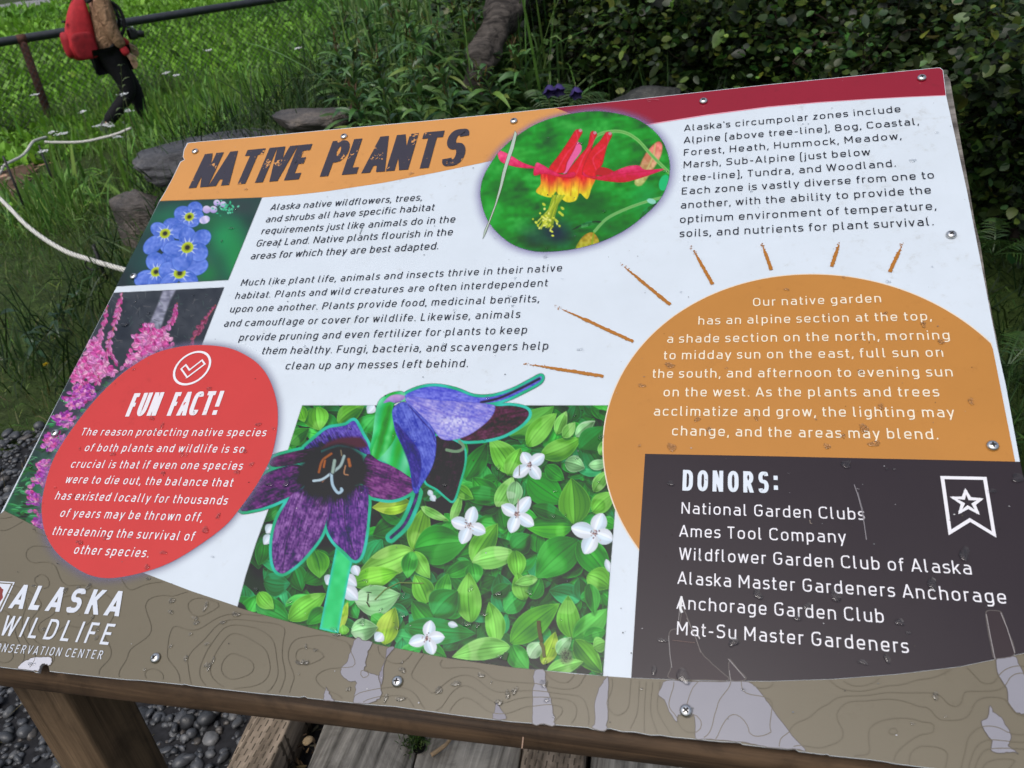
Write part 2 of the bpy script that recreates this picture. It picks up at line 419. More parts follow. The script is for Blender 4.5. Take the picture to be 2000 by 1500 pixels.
class Pic:
    def __init__(s, x0, y0, x1, y1, step=1.25):
        s.x0, s.y0, s.st = x0, y0, step
        s.X, s.Y = np.meshgrid(np.arange(x0, x1 + step, step), np.arange(y0, y1 + step, step))
        s.rgb = np.zeros(s.X.shape + (3,)); s.al = np.zeros(s.X.shape)
    def win(s, x0, y0, x1, y1):
        h, w_ = s.X.shape
        a, b = max(0, int((x0 - s.x0) / s.st) - 1), min(w_, int((x1 - s.x0) / s.st) + 2)
        c, d = max(0, int((y0 - s.y0) / s.st) - 1), min(h, int((y1 - s.y0) / s.st) + 2)
        return (slice(c, max(c, d)), slice(a, max(a, b)))
    def put(s, w_, cov, col):
        cov = cov[..., None]
        s.rgb[w_] = s.rgb[w_] * (1 - cov) + col * cov
        s.al[w_] = np.maximum(s.al[w_], cov[..., 0])
    def fill(s, poly, col, soft=1.3, grow=0.0, alpha=1.0):
        poly = np.asarray(poly, float); g = grow + soft + 1
        w_ = s.win(poly[:, 0].min() - g, poly[:, 1].min() - g, poly[:, 0].max() + g, poly[:, 1].max() + g)
        X, Y = s.X[w_], s.Y[w_]
        if X.size == 0: return
        d = pdist(poly, X, Y); d = np.where(inpoly(poly, X, Y), -d, d) - grow
        cov = np.clip(.5 - d / soft, 0, 1) * alpha
        s.put(w_, cov, col(X, Y, d) if callable(col) else np.asarray(col, float))
    def line(s, pts, width, col, soft=1.2, alpha=1.0):
        p = np.asarray(pts, float)
        wd = np.broadcast_to(np.asarray(width, float), (len(p),)) / 2; g = wd.max() + soft + 1
        w_ = s.win(p[:, 0].min() - g, p[:, 1].min() - g, p[:, 0].max() + g, p[:, 1].max() + g)
        X, Y = s.X[w_], s.Y[w_]
        if X.size == 0: return
        d = np.full(X.shape, 1e9)
        for k in range(len(p) - 1):
            a = p[k]; e = p[k + 1] - a
            t = np.clip(((X - a[0]) * e[0] + (Y - a[1]) * e[1]) / (e @ e + 1e-9), 0, 1)
            d = np.minimum(d, np.hypot(X - a[0] - t * e[0], Y - a[1] - t * e[1]) - (wd[k] + (wd[k + 1] - wd[k]) * t))
        s.put(w_, np.clip(.5 - d / soft, 0, 1) * alpha, col(X, Y, d) if callable(col) else np.asarray(col, float))
    def blob(s, cx, cy, rx, ry, col, ang=0.0, soft=1.3, alpha=1.0):
        r = max(rx, ry) + soft + 1
        w_ = s.win(cx - r, cy - r, cx + r, cy + r)
        X, Y = s.X[w_] - cx, s.Y[w_] - cy
        if X.size == 0: return
        ca, sa = math.cos(ang), math.sin(ang)
        u, v = X * ca + Y * sa, -X * sa + Y * ca
        d = (np.hypot(u / rx, v / ry) - 1) * min(rx, ry)
        s.put(w_, np.clip(.5 - d / soft, 0, 1) * alpha, col(u / rx, v / ry) if callable(col) else np.asarray(col, float))
    def leaf(s, base, tip, hw, c1, c2=None, bend=0.0, veins=2, peak=.42, rim=None, soft=1.3, seed=0, vein=.72, alpha=1.0, patch=.25, mid=.3):
        base, tip = np.asarray(base, float), np.asarray(tip, float)
        L = np.linalg.norm(tip - base); e = (tip - base) / L; n = np.array([-e[1], e[0]])
        g = hw + abs(bend) + 3
        w_ = s.win(min(base[0], tip[0]) - g, min(base[1], tip[1]) - g, max(base[0], tip[0]) + g, max(base[1], tip[1]) + g)
        X, Y = s.X[w_], s.Y[w_]
        if X.size == 0: return
        t = ((X - base[0]) * e[0] + (Y - base[1]) * e[1]) / L
        q = (X - base[0]) * n[0] + (Y - base[1]) * n[1] - 4 * bend * t * (1 - t)
        tc = np.clip(t, 0, 1)
        pa = .74; pb = pa * (1 - peak) / peak
        wt = hw * tc ** pa * (1 - tc) ** pb / (peak ** pa * (1 - peak) ** pb) + .01
        cov = np.clip(.5 + (wt - np.abs(q)) / soft, 0, 1) * (t > 0) * (t < 1) * alpha
        r = q / wt
        c1 = np.asarray(c1, float); c2 = c1 * .8 if c2 is None else np.asarray(c2, float)
        side = np.clip(.5 + r * 6, 0, 1)[..., None]
        col = c1 * (1 - side) + c2 * side
        col = col * (1 + .22 * (.5 - np.abs(r))[..., None])
        for v in np.linspace(0, 1, veins + 2)[1:-1]:
            col = col * (1 - (1 - vein) * np.exp(-((np.abs(r) - v) * wt / 1.3) ** 2))[..., None]
        col = col * (1 - mid * np.exp(-(q / 1.1) ** 2))[..., None]
        if patch:
            nz = vnoise(X, Y, hw * .9 + 3, seed)
            col = col * (1 + patch * (nz - .5) * 1.2)[..., None]
            lt = np.clip((vnoise(X + 31, Y + 17, hw * 1.15 + 3, seed + 5) - .60) * 9, 0, 1)[..., None] * patch
            col = col + (np.minimum(c1 * 1.25 + 34, 245) - col) * lt
        if rim is not None:
            col = col + (np.asarray(rim, float) - col) * (.55 * np.clip(1 - (wt - np.abs(q)) / 2.2, 0, 1))[..., None]
        s.put(w_, cov, np.clip(col, 0, 255))
    def build(s, name, c, parent=sign, clip=None, mat=None):
        P = np.stack([s.X.ravel(), s.Y.ravel()], 1)
        al = s.al.ravel()
        h, w_ = s.X.shape
        idx = np.arange(h * w_).reshape(h, w_)
        Q = np.stack([idx[:-1, :-1], idx[1:, :-1], idx[1:, 1:], idx[:-1, 1:]], -1).reshape(-1, 4)
        rgb = PC(np.clip(s.rgb, 0, 255)).reshape(-1, 3)
        Q = Q[(al[Q] > .004).any(1)]
        used = np.unique(Q); mp = np.full(h * w_, -1); mp[used] = np.arange(len(used))
        return mesh_obj(name, face(S(P[used]), c), [mp[Q]], mat or SOFT, parent, np.c_[rgb[used], al[used]])
def mask(pic, poly, soft=1.2):
    poly = np.asarray(poly, float)
    d = pdist(poly, pic.X, pic.Y); d = np.where(inpoly(poly, pic.X, pic.Y), -d, d)
    pic.al = np.clip(.5 - d / soft, 0, 1)

# ---------------- forget-me-nots
fm = Pic(222, 380, 516, 565)
X, Y = fm.X, fm.Y
g = vnoise(X, Y, 60, 1) * .6 + vnoise(X, Y, 24, 2) * .4
fm.rgb[:] = np.array([68, 86, 82]) + (g - .5)[..., None] * np.array([26, 40, 26])
def glow(p, cx, cy, rx, ry, col, a=1.0, ang=0.0):
    u, v = p.X - cx, p.Y - cy
    ca, sa = math.cos(ang), math.sin(ang)
    k = np.exp(-(((u * ca + v * sa) / rx) ** 2 + ((-u * sa + v * ca) / ry) ** 2))[..., None] * a
    p.rgb[:] = p.rgb * (1 - k) + np.asarray(col, float) * k
o = (0, 375)
for x, y, rx, ry, c_, a in [(1760, 350, 34, 46, (52, 160, 100), .85), (1840, 520, 22, 50, (50, 150, 92), .8), (1300, 200, 60, 24, (58, 128, 96), .7), (1640, 230, 40, 18, (50, 120, 84), .6), (1620, 640, 22, 20, (62, 130, 80), .8), (1880, 120, 34, 20, (76, 84, 84), .8), (1900, 620, 16, 40, (40, 140, 80), .7), (1150, 560, 40, 30, (64, 92, 88), .8)]:
    glow(fm, *(np.array([x, y]) / 4 + o), rx, ry, c_, a)
def petalblue(seed):
    def f(u, v):
        r = np.hypot(u, v)
        k = (vnoise(u * 30 + 50, v * 30 + 50, 7, seed) - .5)[..., None]
        return np.array([112, 138, 222]) + k * np.array([34, 30, 22]) + (np.clip(r - .72, 0, 1) * 60)[..., None] * np.array([.25, .5, .45]) - (np.clip(-v - .1, 0, 1) * 30)[..., None]
    return f
FMF = [((1480, 195), [(1432, 172, 58, 50), (1525, 130, 46, 42), (1538, 190, 40, 44), (1415, 225, 50, 30), (1490, 238, 52, 28)], 34),
       ((1290, 325), [(1345, 262, 58, 46), (1405, 308, 62, 50), (1248, 300, 62, 46), (1305, 400, 72, 52), (1195, 415, 75, 48)], 38),
       ((1220, 625), [(1310, 540, 62, 58), (1214, 545, 60, 62), (1300, 672, 60, 46), (1130, 675, 72, 46), (1205, 700, 70, 40)], 38),
       ((1405, 635), [(1375, 555, 70, 66), (1320, 620, 66, 62), (1535, 585, 82, 56), (1470, 680, 72, 50), (1330, 690, 78, 40)], 44),
       ((1465, 435), [(1465, 352, 66, 56), (1575, 362, 66, 52), (1548, 470, 66, 62), (1425, 525, 86, 66), (1365, 445, 76, 54)], 44)]
for k, (cen, pet, rr) in enumerate(FMF):
    cx, cy = np.array(cen) / 4 + o
    for q, (x, y, rx, ry) in enumerate(pet):
        px, py = np.array([x, y]) / 4 + o
        an = math.atan2(py - cy, px - cx)
        fm.blob(px, py, rx / 4 + 3.6, ry / 4 + 3.2, (84, 106, 190), an if rx > 60 else 0, 1.6)
        fm.blob(px, py, rx / 4 + 2.7, ry / 4 + 2.4, petalblue(k * 9 + q), an if rx > 60 else 0, 1.3)
        for da in (-.35, 0, .35):
            fm.line([(cx, cy), (px + 8 * math.cos(an + da), py + 8 * math.sin(an + da))], [.4, .3], (84, 100, 190), 1.2, .35)
    for q, (x, y, rx, ry) in enumerate(pet):
        px, py = np.array([x, y]) / 4 + o
        an = math.atan2(py - cy, px - cx)
        for da in (-.28, .28):
            fm.line([(cx + rr / 5 * math.cos(an + da), cy + rr / 5 * math.sin(an + da)), (cx + rr / 2.25 * math.cos(an + da), cy + rr / 2.25 * math.sin(an + da))], [3.4, .6], (216, 226, 246), 1.6, .85)
    fm.blob(cx, cy, rr / 3.6, rr / 4.2, (188, 205, 70), -.5)
    fm.blob(cx, cy, rr / 5.5, rr / 6.5, (150, 160, 50), -.5)
    fm.blob(cx, cy, rr / 9, rr / 10, (70, 70, 40), -.5)
for x, y, r in [(1615, 138, 29), (1668, 138, 27), (1695, 86, 24), (1745, 97, 22)]:
    px, py = np.array([x, y]) / 4 + o
    fm.blob(px, py, r / 4 + .6, r / 4 + .2, lambda u, v: np.array([196, 182, 226]) + (v * 26)[..., None] * np.array([-1, -1.2, -.5]))
px, py = np.array([1600, 218]) / 4 + o
fm.blob(px, py, 10.5, 7.6, lambda u, v: np.array([206, 200, 236]) + (np.sin(u * 5) * 20)[..., None] * np.array([1, .8, .5]), -.4)
for k in range(46):
    x, y = np.array([1780 + random.gauss(0, 42), 120 + random.gauss(0, 34)]) / 4 + o
    fm.blob(x, y, random.uniform(1.2, 3), random.uniform(1, 1.8), random.choice([(76, 190, 140), (60, 150, 112), (120, 214, 176)]), random.uniform(0, 3))
mask(fm, [(312, 393), (512, 386), (446, 547), (227, 559.5)])
fm.build('forget_me_not_picture', .0003)

# ---------------- fireweed
fw = Pic(0, 556, 442, 1045, 1.4)
X, Y = fw.X, fw.Y
lo = np.clip((Y - (860 - .6 * (X - 60))) / 130, 0, 1)[..., None]
g = (vnoise(X, Y, 40, 5) * .5 + vnoise(X, Y, 12, 6) * .5 - .5)[..., None]
fw.rgb[:] = (np.array([76, 79, 84]) + g * 22) * (1 - lo) + (np.array([62, 112, 80]) + g * np.array([30, 60, 40])) * lo
o = (0, 375)
fw.fill(cr(*o, [(1275, 765), (1375, 765), (1330, 850), (1290, 960), (1250, 1090), (1150, 1090), (1185, 990), (1235, 880)]),
        lambda X, Y, d: np.array([142, 143, 160]) + ((vnoise(X, Y * 2, 7, 8) - .5) * 66)[..., None], 4)
for k in range(150):
    x, y = random.uniform(150, 425), random.uniform(570, 690)
    a = random.uniform(-.6, 2.2)
    l = random.uniform(3, 14)
    fw.line([(x, y), (x + l * math.cos(a), y + l * math.sin(a))], [1.2, .4], random.choice([(112, 118, 118), (92, 116, 106), (130, 126, 124), (60, 62, 66)]), 1.2, .7)
for k in range(420):                                            # green leaves, lower part
    x = random.uniform(5, 260); y = random.uniform(700, 1035)
    if y < 860 - .6 * (x - 60) - 40: continue
    a = random.uniform(-.9, .6) + (math.pi if random.random() < .5 else 0)
    l = random.uniform(10, 36)
    c_ = np.array(random.choice([(70, 150, 90), (52, 112, 72), (92, 178, 112), (44, 88, 62), (104, 190, 130)]), float)
    fw.leaf((x, y), (x + l * math.cos(a), y + l * math.sin(a) * .7), random.uniform(1.5, 4), c_, c_ * .8, veins=0, seed=k, patch=0)
PK = [(240, 112, 184), (246, 140, 202), (222, 92, 168), (236, 150, 214), (250, 172, 216)]
PU = [(206, 104, 206), (190, 88, 196), (222, 130, 216), (176, 76, 180)]
def spike(pts, w0, w1, n, pal=PK):
    p = spline(pts, 20)
    fw.line(p, 2.4, (176, 100, 90))
    for k in range(n):
        t = random.random()
        q = p[int(t * (len(p) - 1))]
        a = math.atan2(*(p[-1] - p[0])[::-1]) + random.choice([-1, 1]) * random.uniform(.15, .8)
        l = (w0 + (w1 - w0) * t) * random.uniform(.7, 1.2)
        c_ = np.array(random.choice(pal), float)
        fw.leaf(q, q + l * np.array([math.cos(a), math.sin(a)]), l * .17 + .8, c_, c_ * .85, veins=0, patch=0, peak=.6)
def cluster(cx, cy, sx, sy, n, pal, r=7):
    for k in range(n):
        x, y = cx + random.gauss(0, sx), cy + random.gauss(0, sy)
        for q in range(3):
            a = random.uniform(0, 6.28); c_ = np.array(random.choice(pal), float)
            fw.leaf((x, y), (x + r * 1.7 * math.cos(a), y + r * 1.3 * math.sin(a)), r * .5, c_, c_ * .86, veins=0, patch=.2, seed=k)
        if random.random() < .35: fw.line([(x, y), (x + random.uniform(-6, 6), y + random.uniform(-5, 5))], .8, (250, 225, 245), 1.1, .9)
def cq(x, y, oo=o): return np.array([x, y]) / 4 + oo
spike(cr(*o, [(955, 785), (925, 930), (880, 1090), (830, 1260), (760, 1480)]), 8, 13, 80)
spike(cr(*o, [(838, 880), (825, 980), (790, 1090), (770, 1180)]), 5, 13, 34)
spike(cr(*o, [(1385, 870), (1370, 960), (1310, 1050), (1240, 1130)]), 6, 15, 50)
spike(cr(*o, [(1685, 885), (1620, 980), (1560, 1070), (1490, 1190)]), 5, 14, 40, [(190, 110, 140), (214, 120, 160), (170, 96, 120)])
spike(cr(*o, [(850, 1150), (870, 1250), (905, 1350)]), 8, 10, 20)
for x, y, sx, sy, n in [(1200, 1140, 13, 8, 44), (1130, 1220, 13, 9, 36), (1250, 1195, 9, 7, 20), (1060, 1320, 8, 9, 20), (740, 1230, 9, 9, 26), (700, 1340, 13, 8, 32), (640, 1430, 18, 7, 32), (800, 1400, 12, 7, 22)]:
    cluster(*cq(x, y), sx, sy, n, PK, 8)
for x, y, sx, sy, n in [(640, 50, 11, 8, 28), (590, 140, 9, 8, 24), (500, 290, 9, 8, 24), (430, 450, 7, 10, 26), (350, 640, 8, 7, 20), (320, 740, 6, 7, 20), (275, 890, 5, 8, 20), (310, 1090, 6, 7, 20)]:
    cluster(*cq(x, y, (0, 750)), sx, sy, n, PK + PU * 2)
for k in range(60):
    x, y = random.uniform(20, 150), random.uniform(760, 1000)
    a = random.uniform(-.8, .3)
    fw.line([(x, y), (x + 16 * math.cos(a), y + 12 * math.sin(a))], [.5, 1.3], random.choice([(120, 205, 140), (96, 176, 116)]), 1.1, .8)
mask(fw, [(222.5, 572), (438, 561.5), (394, 674), (300, 780), (180, 960), (84, 1035), (8, 997), (130, 751)])
fw.build('fireweed_picture', .0003)

# ---------------- red columbine in the oval
cb = Pic(936, 214, 1311, 495)
X, Y = cb.X, cb.Y
st = vnoise(X + .6 * Y, Y * 1.6 - .5 * X, 40, 11) * .5 + vnoise(X + Y, Y * 2.2, 16, 12) * .3 + vnoise(X, Y, 7, 13) * .2
cb.rgb[:] = np.array([58, 142, 62]) + (st - .5)[..., None] * np.array([62, 120, 60])
for x, y, rx, ry, c_, a in [(1085, 455, 44, 30, (66, 72, 82), 1.0), (1040, 470, 30, 22, (70, 84, 82), .7), (1150, 400, 60, 30, (42, 100, 62), .8), (1265, 390, 30, 40, (46, 150, 84), .7), (960, 430, 24, 40, (74, 176, 78), .7), (1120, 250, 70, 14, (92, 194, 92), .7), (1010, 300, 40, 14, (80, 172, 76), .6), (1180, 300, 50, 26, (66, 156, 74), .6), (985, 380, 30, 20, (54, 120, 54), .6), (1200, 450, 40, 16, (50, 104, 66), .7)]:
    glow(cb, x, y, rx, ry, c_, a, .35)
D_, E_ = (1000, 0), (1000, 375)
def grad(c0, c1, y0, y1, amp=16, seed=0, sx=5, sy=16):
    c0, c1 = np.asarray(c0, float), np.asarray(c1, float)
    def f(X, Y, d):
        t = np.clip((Y - y0) / (y1 - y0), 0, 1)[..., None]
        return c0 + (c1 - c0) * t + ((vnoise(X, Y, sx, seed) - .5) * amp + (vnoise(X, Y, sy, seed + 1) - .5) * amp)[..., None] - (np.clip(2.5 + d, 0, 3) * 6)[..., None]
    return f
cb.fill(smooth_out(cr(*D_, [(1140, 1108), (1176, 1140), (1160, 1230), (1100, 1330), (1015, 1450), (955, 1430), (1000, 1290), (1060, 1180)]), 4), grad((222, 120, 110), (176, 180, 110), 285, 355, 40, 21), 3)
cb.line(spline(cr(*D_, [(1120, 1130), (1100, 1230), (1020, 1400)]), 8), 3, (204, 196, 128), 2, .8)
cb.line(spline(cr(*D_, [(610, 1150), (655, 1070), (750, 1033), (870, 1035), (980, 1095), (1090, 1215), (1225, 1350)]), 10), 6.2, lambda X, Y, d: np.array([140, 200, 120]) + (d * 9)[..., None], 1.4)
cb.line(spline(cr(*E_, [(1190, 42), (1050, 78), (880, 140), (740, 212), (645, 310)]), 8), [5, 5] + [5.5] * 31, (136, 196, 122), 1.4) if False else cb.line(spline(cr(*E_, [(1190, 42), (1050, 78), (880, 140), (740, 212), (645, 310)]), 8), 5.4, lambda X, Y, d: np.array([140, 196, 124]) + (d * 9)[..., None], 1.4)
cb.leaf(cq(700, 235, E_), cq(470, 300, E_), 4.5, (104, 190, 110), (60, 140, 84), bend=3)
cb.blob(*cq(1090, 75, E_), 9, 5, (150, 214, 190), .3)
cb.leaf(cq(1000, 240, E_), cq(1130, 90, E_), 10, (54, 150, 84), (40, 120, 70))
cb.blob(*cq(1190, 1430, D_), 10, 16, (60, 190, 120), .3)
cb.fill(smooth_out(cr(*E_, [(630, 318), (665, 350), (682, 390), (676, 440), (640, 460), (500, 460), (530, 380), (580, 330)]), 4), grad((176, 140, 64), (176, 190, 70), 455, 490, 46, 24))
cb.line(cr(*E_, [(640, 320), (620, 440)]), 2.5, (140, 170, 60))
pinkl = grad((240, 96, 140), (214, 50, 84), 295, 345, 26, 25)
cb.fill(smooth_out(cr(*D_, [(-112, 1180), (-60, 1190), (0, 1222), (90, 1275), (190, 1312), (100, 1316), (0, 1300), (-90, 1262)]), 4), pinkl)
cb.fill(smooth_out(cr(*D_, [(495, 1118), (525, 1115), (545, 1150), (535, 1195), (480, 1270), (430, 1350), (395, 1350), (420, 1250), (470, 1180)]), 4), (232, 110, 160))
red = grad((212, 52, 66), (222, 44, 62), 255, 350, 22, 26)
for sp in ([(500, 1022), (548, 1030), (510, 1105), (478, 1180), (430, 1270), (400, 1350), (290, 1330), (370, 1215), (445, 1105)],
           [(620, 1036), (662, 1048), (635, 1110), (615, 1180), (575, 1300), (560, 1380), (430, 1370), (520, 1235), (590, 1150)],
           [(740, 1038), (780, 1055), (745, 1130), (724, 1205), (706, 1280), (676, 1330), (640, 1390), (550, 1370), (600, 1210), (690, 1105)]):
    q = smooth_out(cr(*D_, sp), 5)
    cb.fill(q, (168, 34, 48), 1.5, .9); cb.fill(q, red)
    cb.line(spline(cr(*D_, [sp[0], sp[2], ((sp[3][0] + sp[7][0]) / 2, sp[3][1] + 30), ((sp[5][0] + sp[6][0]) / 2, sp[5][1])]), 5), 2.2, (238, 110, 120), 2.5, .6)
for x, y in ((535, 1022), (648, 1040), (766, 1046)): cb.blob(*cq(x, y, D_), 3.4, 3, (196, 150, 160))
def skirt(X, Y, d):
    t = np.clip((Y - 343 - 5 * np.sin(X / 5)) / 34, 0, 1)[..., None]
    c_ = np.where(t < .5, np.array([222, 50, 62]) * (1 - 2 * t) + np.array([236, 140, 50]) * 2 * t, np.array([236, 140, 50]) * (2 - 2 * t) + np.array([226, 208, 60]) * (2 * t - 1))
    return c_ + ((vnoise(X, Y * .4, 4, 31) - .5) * 44)[..., None]
cb.fill(smooth_out(cr(*D_, [(240, 1350), (420, 1370), (560, 1370), (650, 1390), (622, 1470), (588, 1558), (530, 1512), (500, 1568), (430, 1582), (372, 1540), (345, 1500), (300, 1545), (190, 1505), (225, 1440)]), 5), skirt)
for x in (300, 360, 470, 530): cb.line(cr(*D_, [(x, 1400), (x - 12, 1530)]), [1, 2], (190, 100, 40), 1.6, .55)
pinks = grad((240, 100, 142), (206, 46, 76), 318, 350, 24, 28)
cb.fill(smooth_out(cr(*D_, [(188, 1278), (230, 1285), (300, 1325), (390, 1365), (480, 1345), (500, 1370), (470, 1395), (380, 1388), (250, 1362), (170, 1372)]), 4), pinks)
cb.fill(smooth_out(cr(*D_, [(680, 1312), (740, 1315), (800, 1345), (800, 1375), (720, 1375), (650, 1365)]), 4), (190, 38, 58))
cb.fill(smooth_out(cr(*D_, [(555, 1345), (600, 1375), (700, 1375), (800, 1340), (900, 1302), (990, 1295), (1040, 1328), (1190, 1322), (1100, 1362), (960, 1408), (860, 1428), (740, 1418), (630, 1400), (560, 1375)]), 4), pinks)
cb.line(spline(cr(*D_, [(700, 1400), (880, 1360), (1100, 1335)]), 6), 1.4, (186, 40, 70), 2, .7)
for k in range(26):
    x0 = 300 + random.uniform(-10, 90); x1 = 190 + random.uniform(0, 130)
    cb.line(spline(cr(*E_, [(x0 + 20, 30), ((x0 + x1) / 2 + 20, 130), (x1, 190 + random.uniform(0, 100))]), 5), [2.2] * 11, random.choice([(170, 186, 60), (140, 160, 50), (196, 208, 90), (112, 140, 44)]), 1.2)
for k in range(34):
    x, y = cq(random.gauss(265, 45), random.gauss(235, 38), E_)
    cb.blob(x, y, random.uniform(2, 3.4), random.uniform(1.6, 2.4), random.choice([(214, 222, 90), (190, 200, 70), (228, 232, 130)]), random.uniform(0, 3))
for x, y in ((392, 180), (350, 230), (395, 130), (250, 100), (375, 165)): cb.blob(*cq(x, y, E_), 4, 2.6, (190, 206, 80), .7)
mask(cb, OVAL)
cb.build('columbine_picture', .0006)

# ---------------- bunchberry leaves with two dark lilies in front
gp = Pic(464, 724, 1206, 1324, 1.3)
X, Y = gp.X, gp.Y
gp.rgb[:] = np.array([40, 66, 52]) + ((vnoise(X, Y, 30, 41) - .5) * 34)[..., None] * np.array([.7, 1, .8])
rr = random.Random(5)
def lf(base, tip, hw, c_, k, o=(0, 0), sc=1.0, **kw):
    c_ = np.array(c_, float)
    b_, t_ = np.array(base) * sc + o, np.array(tip) * sc + o
    gp.leaf(b_ + [1, 3], t_ + [2, 4], hw * 1.04, (24, 50, 36), (24, 50, 36), veins=0, patch=0, soft=7, alpha=.42)
    gp.leaf(b_, t_, hw * 1.04, np.minimum(c_ * 1.0, 240), c_ * rr.uniform(.74, 1.0), bend=rr.uniform(-.12, .12) * hw * 2, veins=2, rim=np.minimum(c_ * 1.25 + 20, 240), seed=k, vein=.9, patch=.36, peak=.42, **kw)
DK = [(48, 122, 66), (58, 142, 68), (42, 106, 64), (66, 156, 66), (50, 128, 80)]
for k in range(150):                                           # whorls in the shade behind
    x, y = rr.uniform(470, 1200), rr.uniform(790, 1320)
    a0 = rr.uniform(0, 6.3)
    for q in range(rr.choice([4, 5, 6])):
        a = a0 + q * 1.15 + rr.uniform(-.3, .3); l = rr.uniform(40, 70)
        lf((x, y), (x + l * math.cos(a), y + l * .85 * math.sin(a)), l * .31, np.array(rr.choice(DK)) * rr.uniform(.75, 1.25), k)
BR, MD, LT, YG, PL = (112, 186, 76), (72, 158, 68), (134, 206, 104), (158, 202, 74), (156, 216, 150)
oB, oC, oG, oH = (500, 750), (1000, 750), (500, 1125), (1000, 1125)
FGL = {oB: [((470, 180), (500, 365), 100, BR), ((640, 310), (850, 165), 72, (94, 156, 64)), ((260, 480), (420, 350), 60, (76, 140, 66)), ((330, 170), (380, 300), 50, (96, 160, 60)), ((1640, 745), (1810, 460), 78, (62, 138, 66)), ((2010, 700), (1825, 430), 95, BR), ((1880, 940), (1690, 730), 90, MD),
            ((1620, 860), (1960, 900), 70, (56, 132, 62)), ((1530, 1075), (1610, 860), 36, LT), ((1880, 960), (2010, 720), 70, LT), ((1205, 925), (905, 965), 66, YG), ((1230, 1300), (1330, 950), 84, (124, 186, 78)), ((1240, 1290), (1660, 1230), 150, (66, 154, 64)), ((1230, 1300), (810, 1460), 112, (136, 200, 92)),
            ((1235, 1310), (1360, 1520), 64, BR), ((1225, 1310), (1185, 1520), 62, MD), ((1690, 1390), (1890, 1090), 92, BR), ((1690, 1395), (1470, 1500), 60, MD), ((1690, 1395), (2060, 1325), 84, LT), ((1690, 1400), (1720, 1560), 70, MD), ((450, 1300), (500, 1520), 86, (92, 164, 66)), ((60, 1230), (20, 1420), 60, (70, 140, 70)), ((240, 930), (60, 1080), 46, (58, 120, 60)), ((1290, 960), (1510, 1070), 34, LT), ((1560, 800), (1700, 900), 50, BR)],
       oC: [((-20, 410), (330, 175), 96, (84, 152, 66)), ((120, 490), (352, 228), 78, BR), ((350, 395), (428, 212), 46, LT), ((225, 565), (545, 418), 80, BR), ((400, 420), (495, 300), 44, LT), ((500, 410), (650, 290), 46, PL), ((535, 510), (730, 335), 92, (42, 116, 56)), ((-30, 720), (70, 500), 70, BR), ((125, 735), (410, 930), 118, (56, 146, 58)),
            ((490, 1095), (465, 735), 122, BR), ((475, 1110), (105, 1120), 104, (82, 168, 62)), ((510, 1225), (185, 1520), 140, (66, 158, 64)), ((515, 1230), (760, 1520), 110, (70, 164, 66)), ((630, 1005), (805, 850), 72, BR), ((640, 845), (765, 675), 50, LT), ((265, 640), (410, 750), 60, MD), ((415, 610), (570, 660), 64, PL), ((160, 960), (420, 1060), 60, (48, 124, 60)), ((30, 760), (0, 960), 60, PL), ((600, 640), (760, 610), 40, PL), ((690, 560), (740, 430), 36, LT), ((0, 1300), (150, 1180), 90, (52, 128, 60)), ((620, 170), (780, 280), 60, MD), ((20, 1300), (40, 1520), 70, BR), ((700, 1060), (820, 1120), 50, MD), ((800, 300), (640, 200), 40, (60, 120, 60))],
       oG: [((0, 220), (270, 360), 90, (64, 144, 72)), ((20, 130), (140, 260), 60, BR), ((258, 345), (550, 135), 84, BR), ((60, 40), (270, 60), 90, (48, 126, 80)), ((560, 260), (400, 380), 60, MD), ((755, 60), (1115, -30), 84, (118, 194, 66)), ((770, 190), (1130, 140), 118, PL), ((900, 310), (1100, 420), 70, MD), ((1340, 210), (1240, -10), 84, BR), ((1680, 365), (1665, -30), 98, BR), ((1440, 190), (1500, -20), 62, (84, 168, 70)), ((1390, 385), (1220, 190), 84, MD),
            ((1390, 310), (1580, 120), 120, (60, 150, 76)), ((1160, 400), (1720, 450), 100, (46, 136, 72)), ((1000, 535), (1090, 245), 84, YG), ((745, 440), (955, 400), 84, PL), ((1880, 525), (1820, 200), 76, BR), ((1985, 550), (1530, 635), 84, LT), ((645, 430), (720, 200), 34, YG), ((690, 460), (680, 380), 40, BR), ((1300, 560), (1490, 640), 60, MD), ((1850, 150), (1990, 60), 60, (52, 120, 66))],
       oH: [((-10, 525), (375, 215), 104, (100, 178, 66)), ((0, 540), (130, 740), 80, MD), ((470, 490), (440, 150), 88, BR), ((480, 490), (750, 255), 92, (86, 172, 74)), ((490, 500), (705, 760), 84, BR), ((240, 690), (340, 435), 62, YG), ((355, 610), (465, 480), 50, PL), ((270, 755), (560, 670), 62, LT), ((100, 190), (40, -30), 70, BR), ((150, 180), (230, 20), 60, MD), ((590, -10), (770, 95), 92, BR), ((600, 60), (640, 300), 60, MD), ((560, 485), (740, 430), 60, MD), ((140, 640), (240, 520), 60, PL), ((640, 560), (740, 520), 60, LT), ((200, 20), (20, 60), 40, LT)]}
gshade = 1
k = 0
for oo, L_ in FGL.items():
    for b_, t_, hw, c_ in L_:
        k += 1
        lf(b_, t_, hw / 4, c_, k, oo, .25)
def dogwood(oo, cen, tips, hw):
    c_ = np.array(cen) / 4 + oo
    for k, t_ in enumerate(tips):
        gp.leaf(c_, np.array(t_) / 4 + oo, hw / 4 * .86, (226, 232, 240), (206, 222, 234), veins=1, seed=k + 3, vein=.96, mid=.07, patch=.05, peak=.5, rim=(240, 246, 250))
    for k in range(26):
        x, y = c_ + np.array([rr.gauss(0, hw / 18), rr.gauss(0, hw / 18)])
        gp.blob(x, y, 1.2, 1.1, rr.choice([(120, 84, 90), (200, 180, 170), (84, 60, 60), (170, 140, 130)]))
dogwood(oC, (140, 635), [(82, 535), (252, 552), (218, 745), (10, 728)], 56)
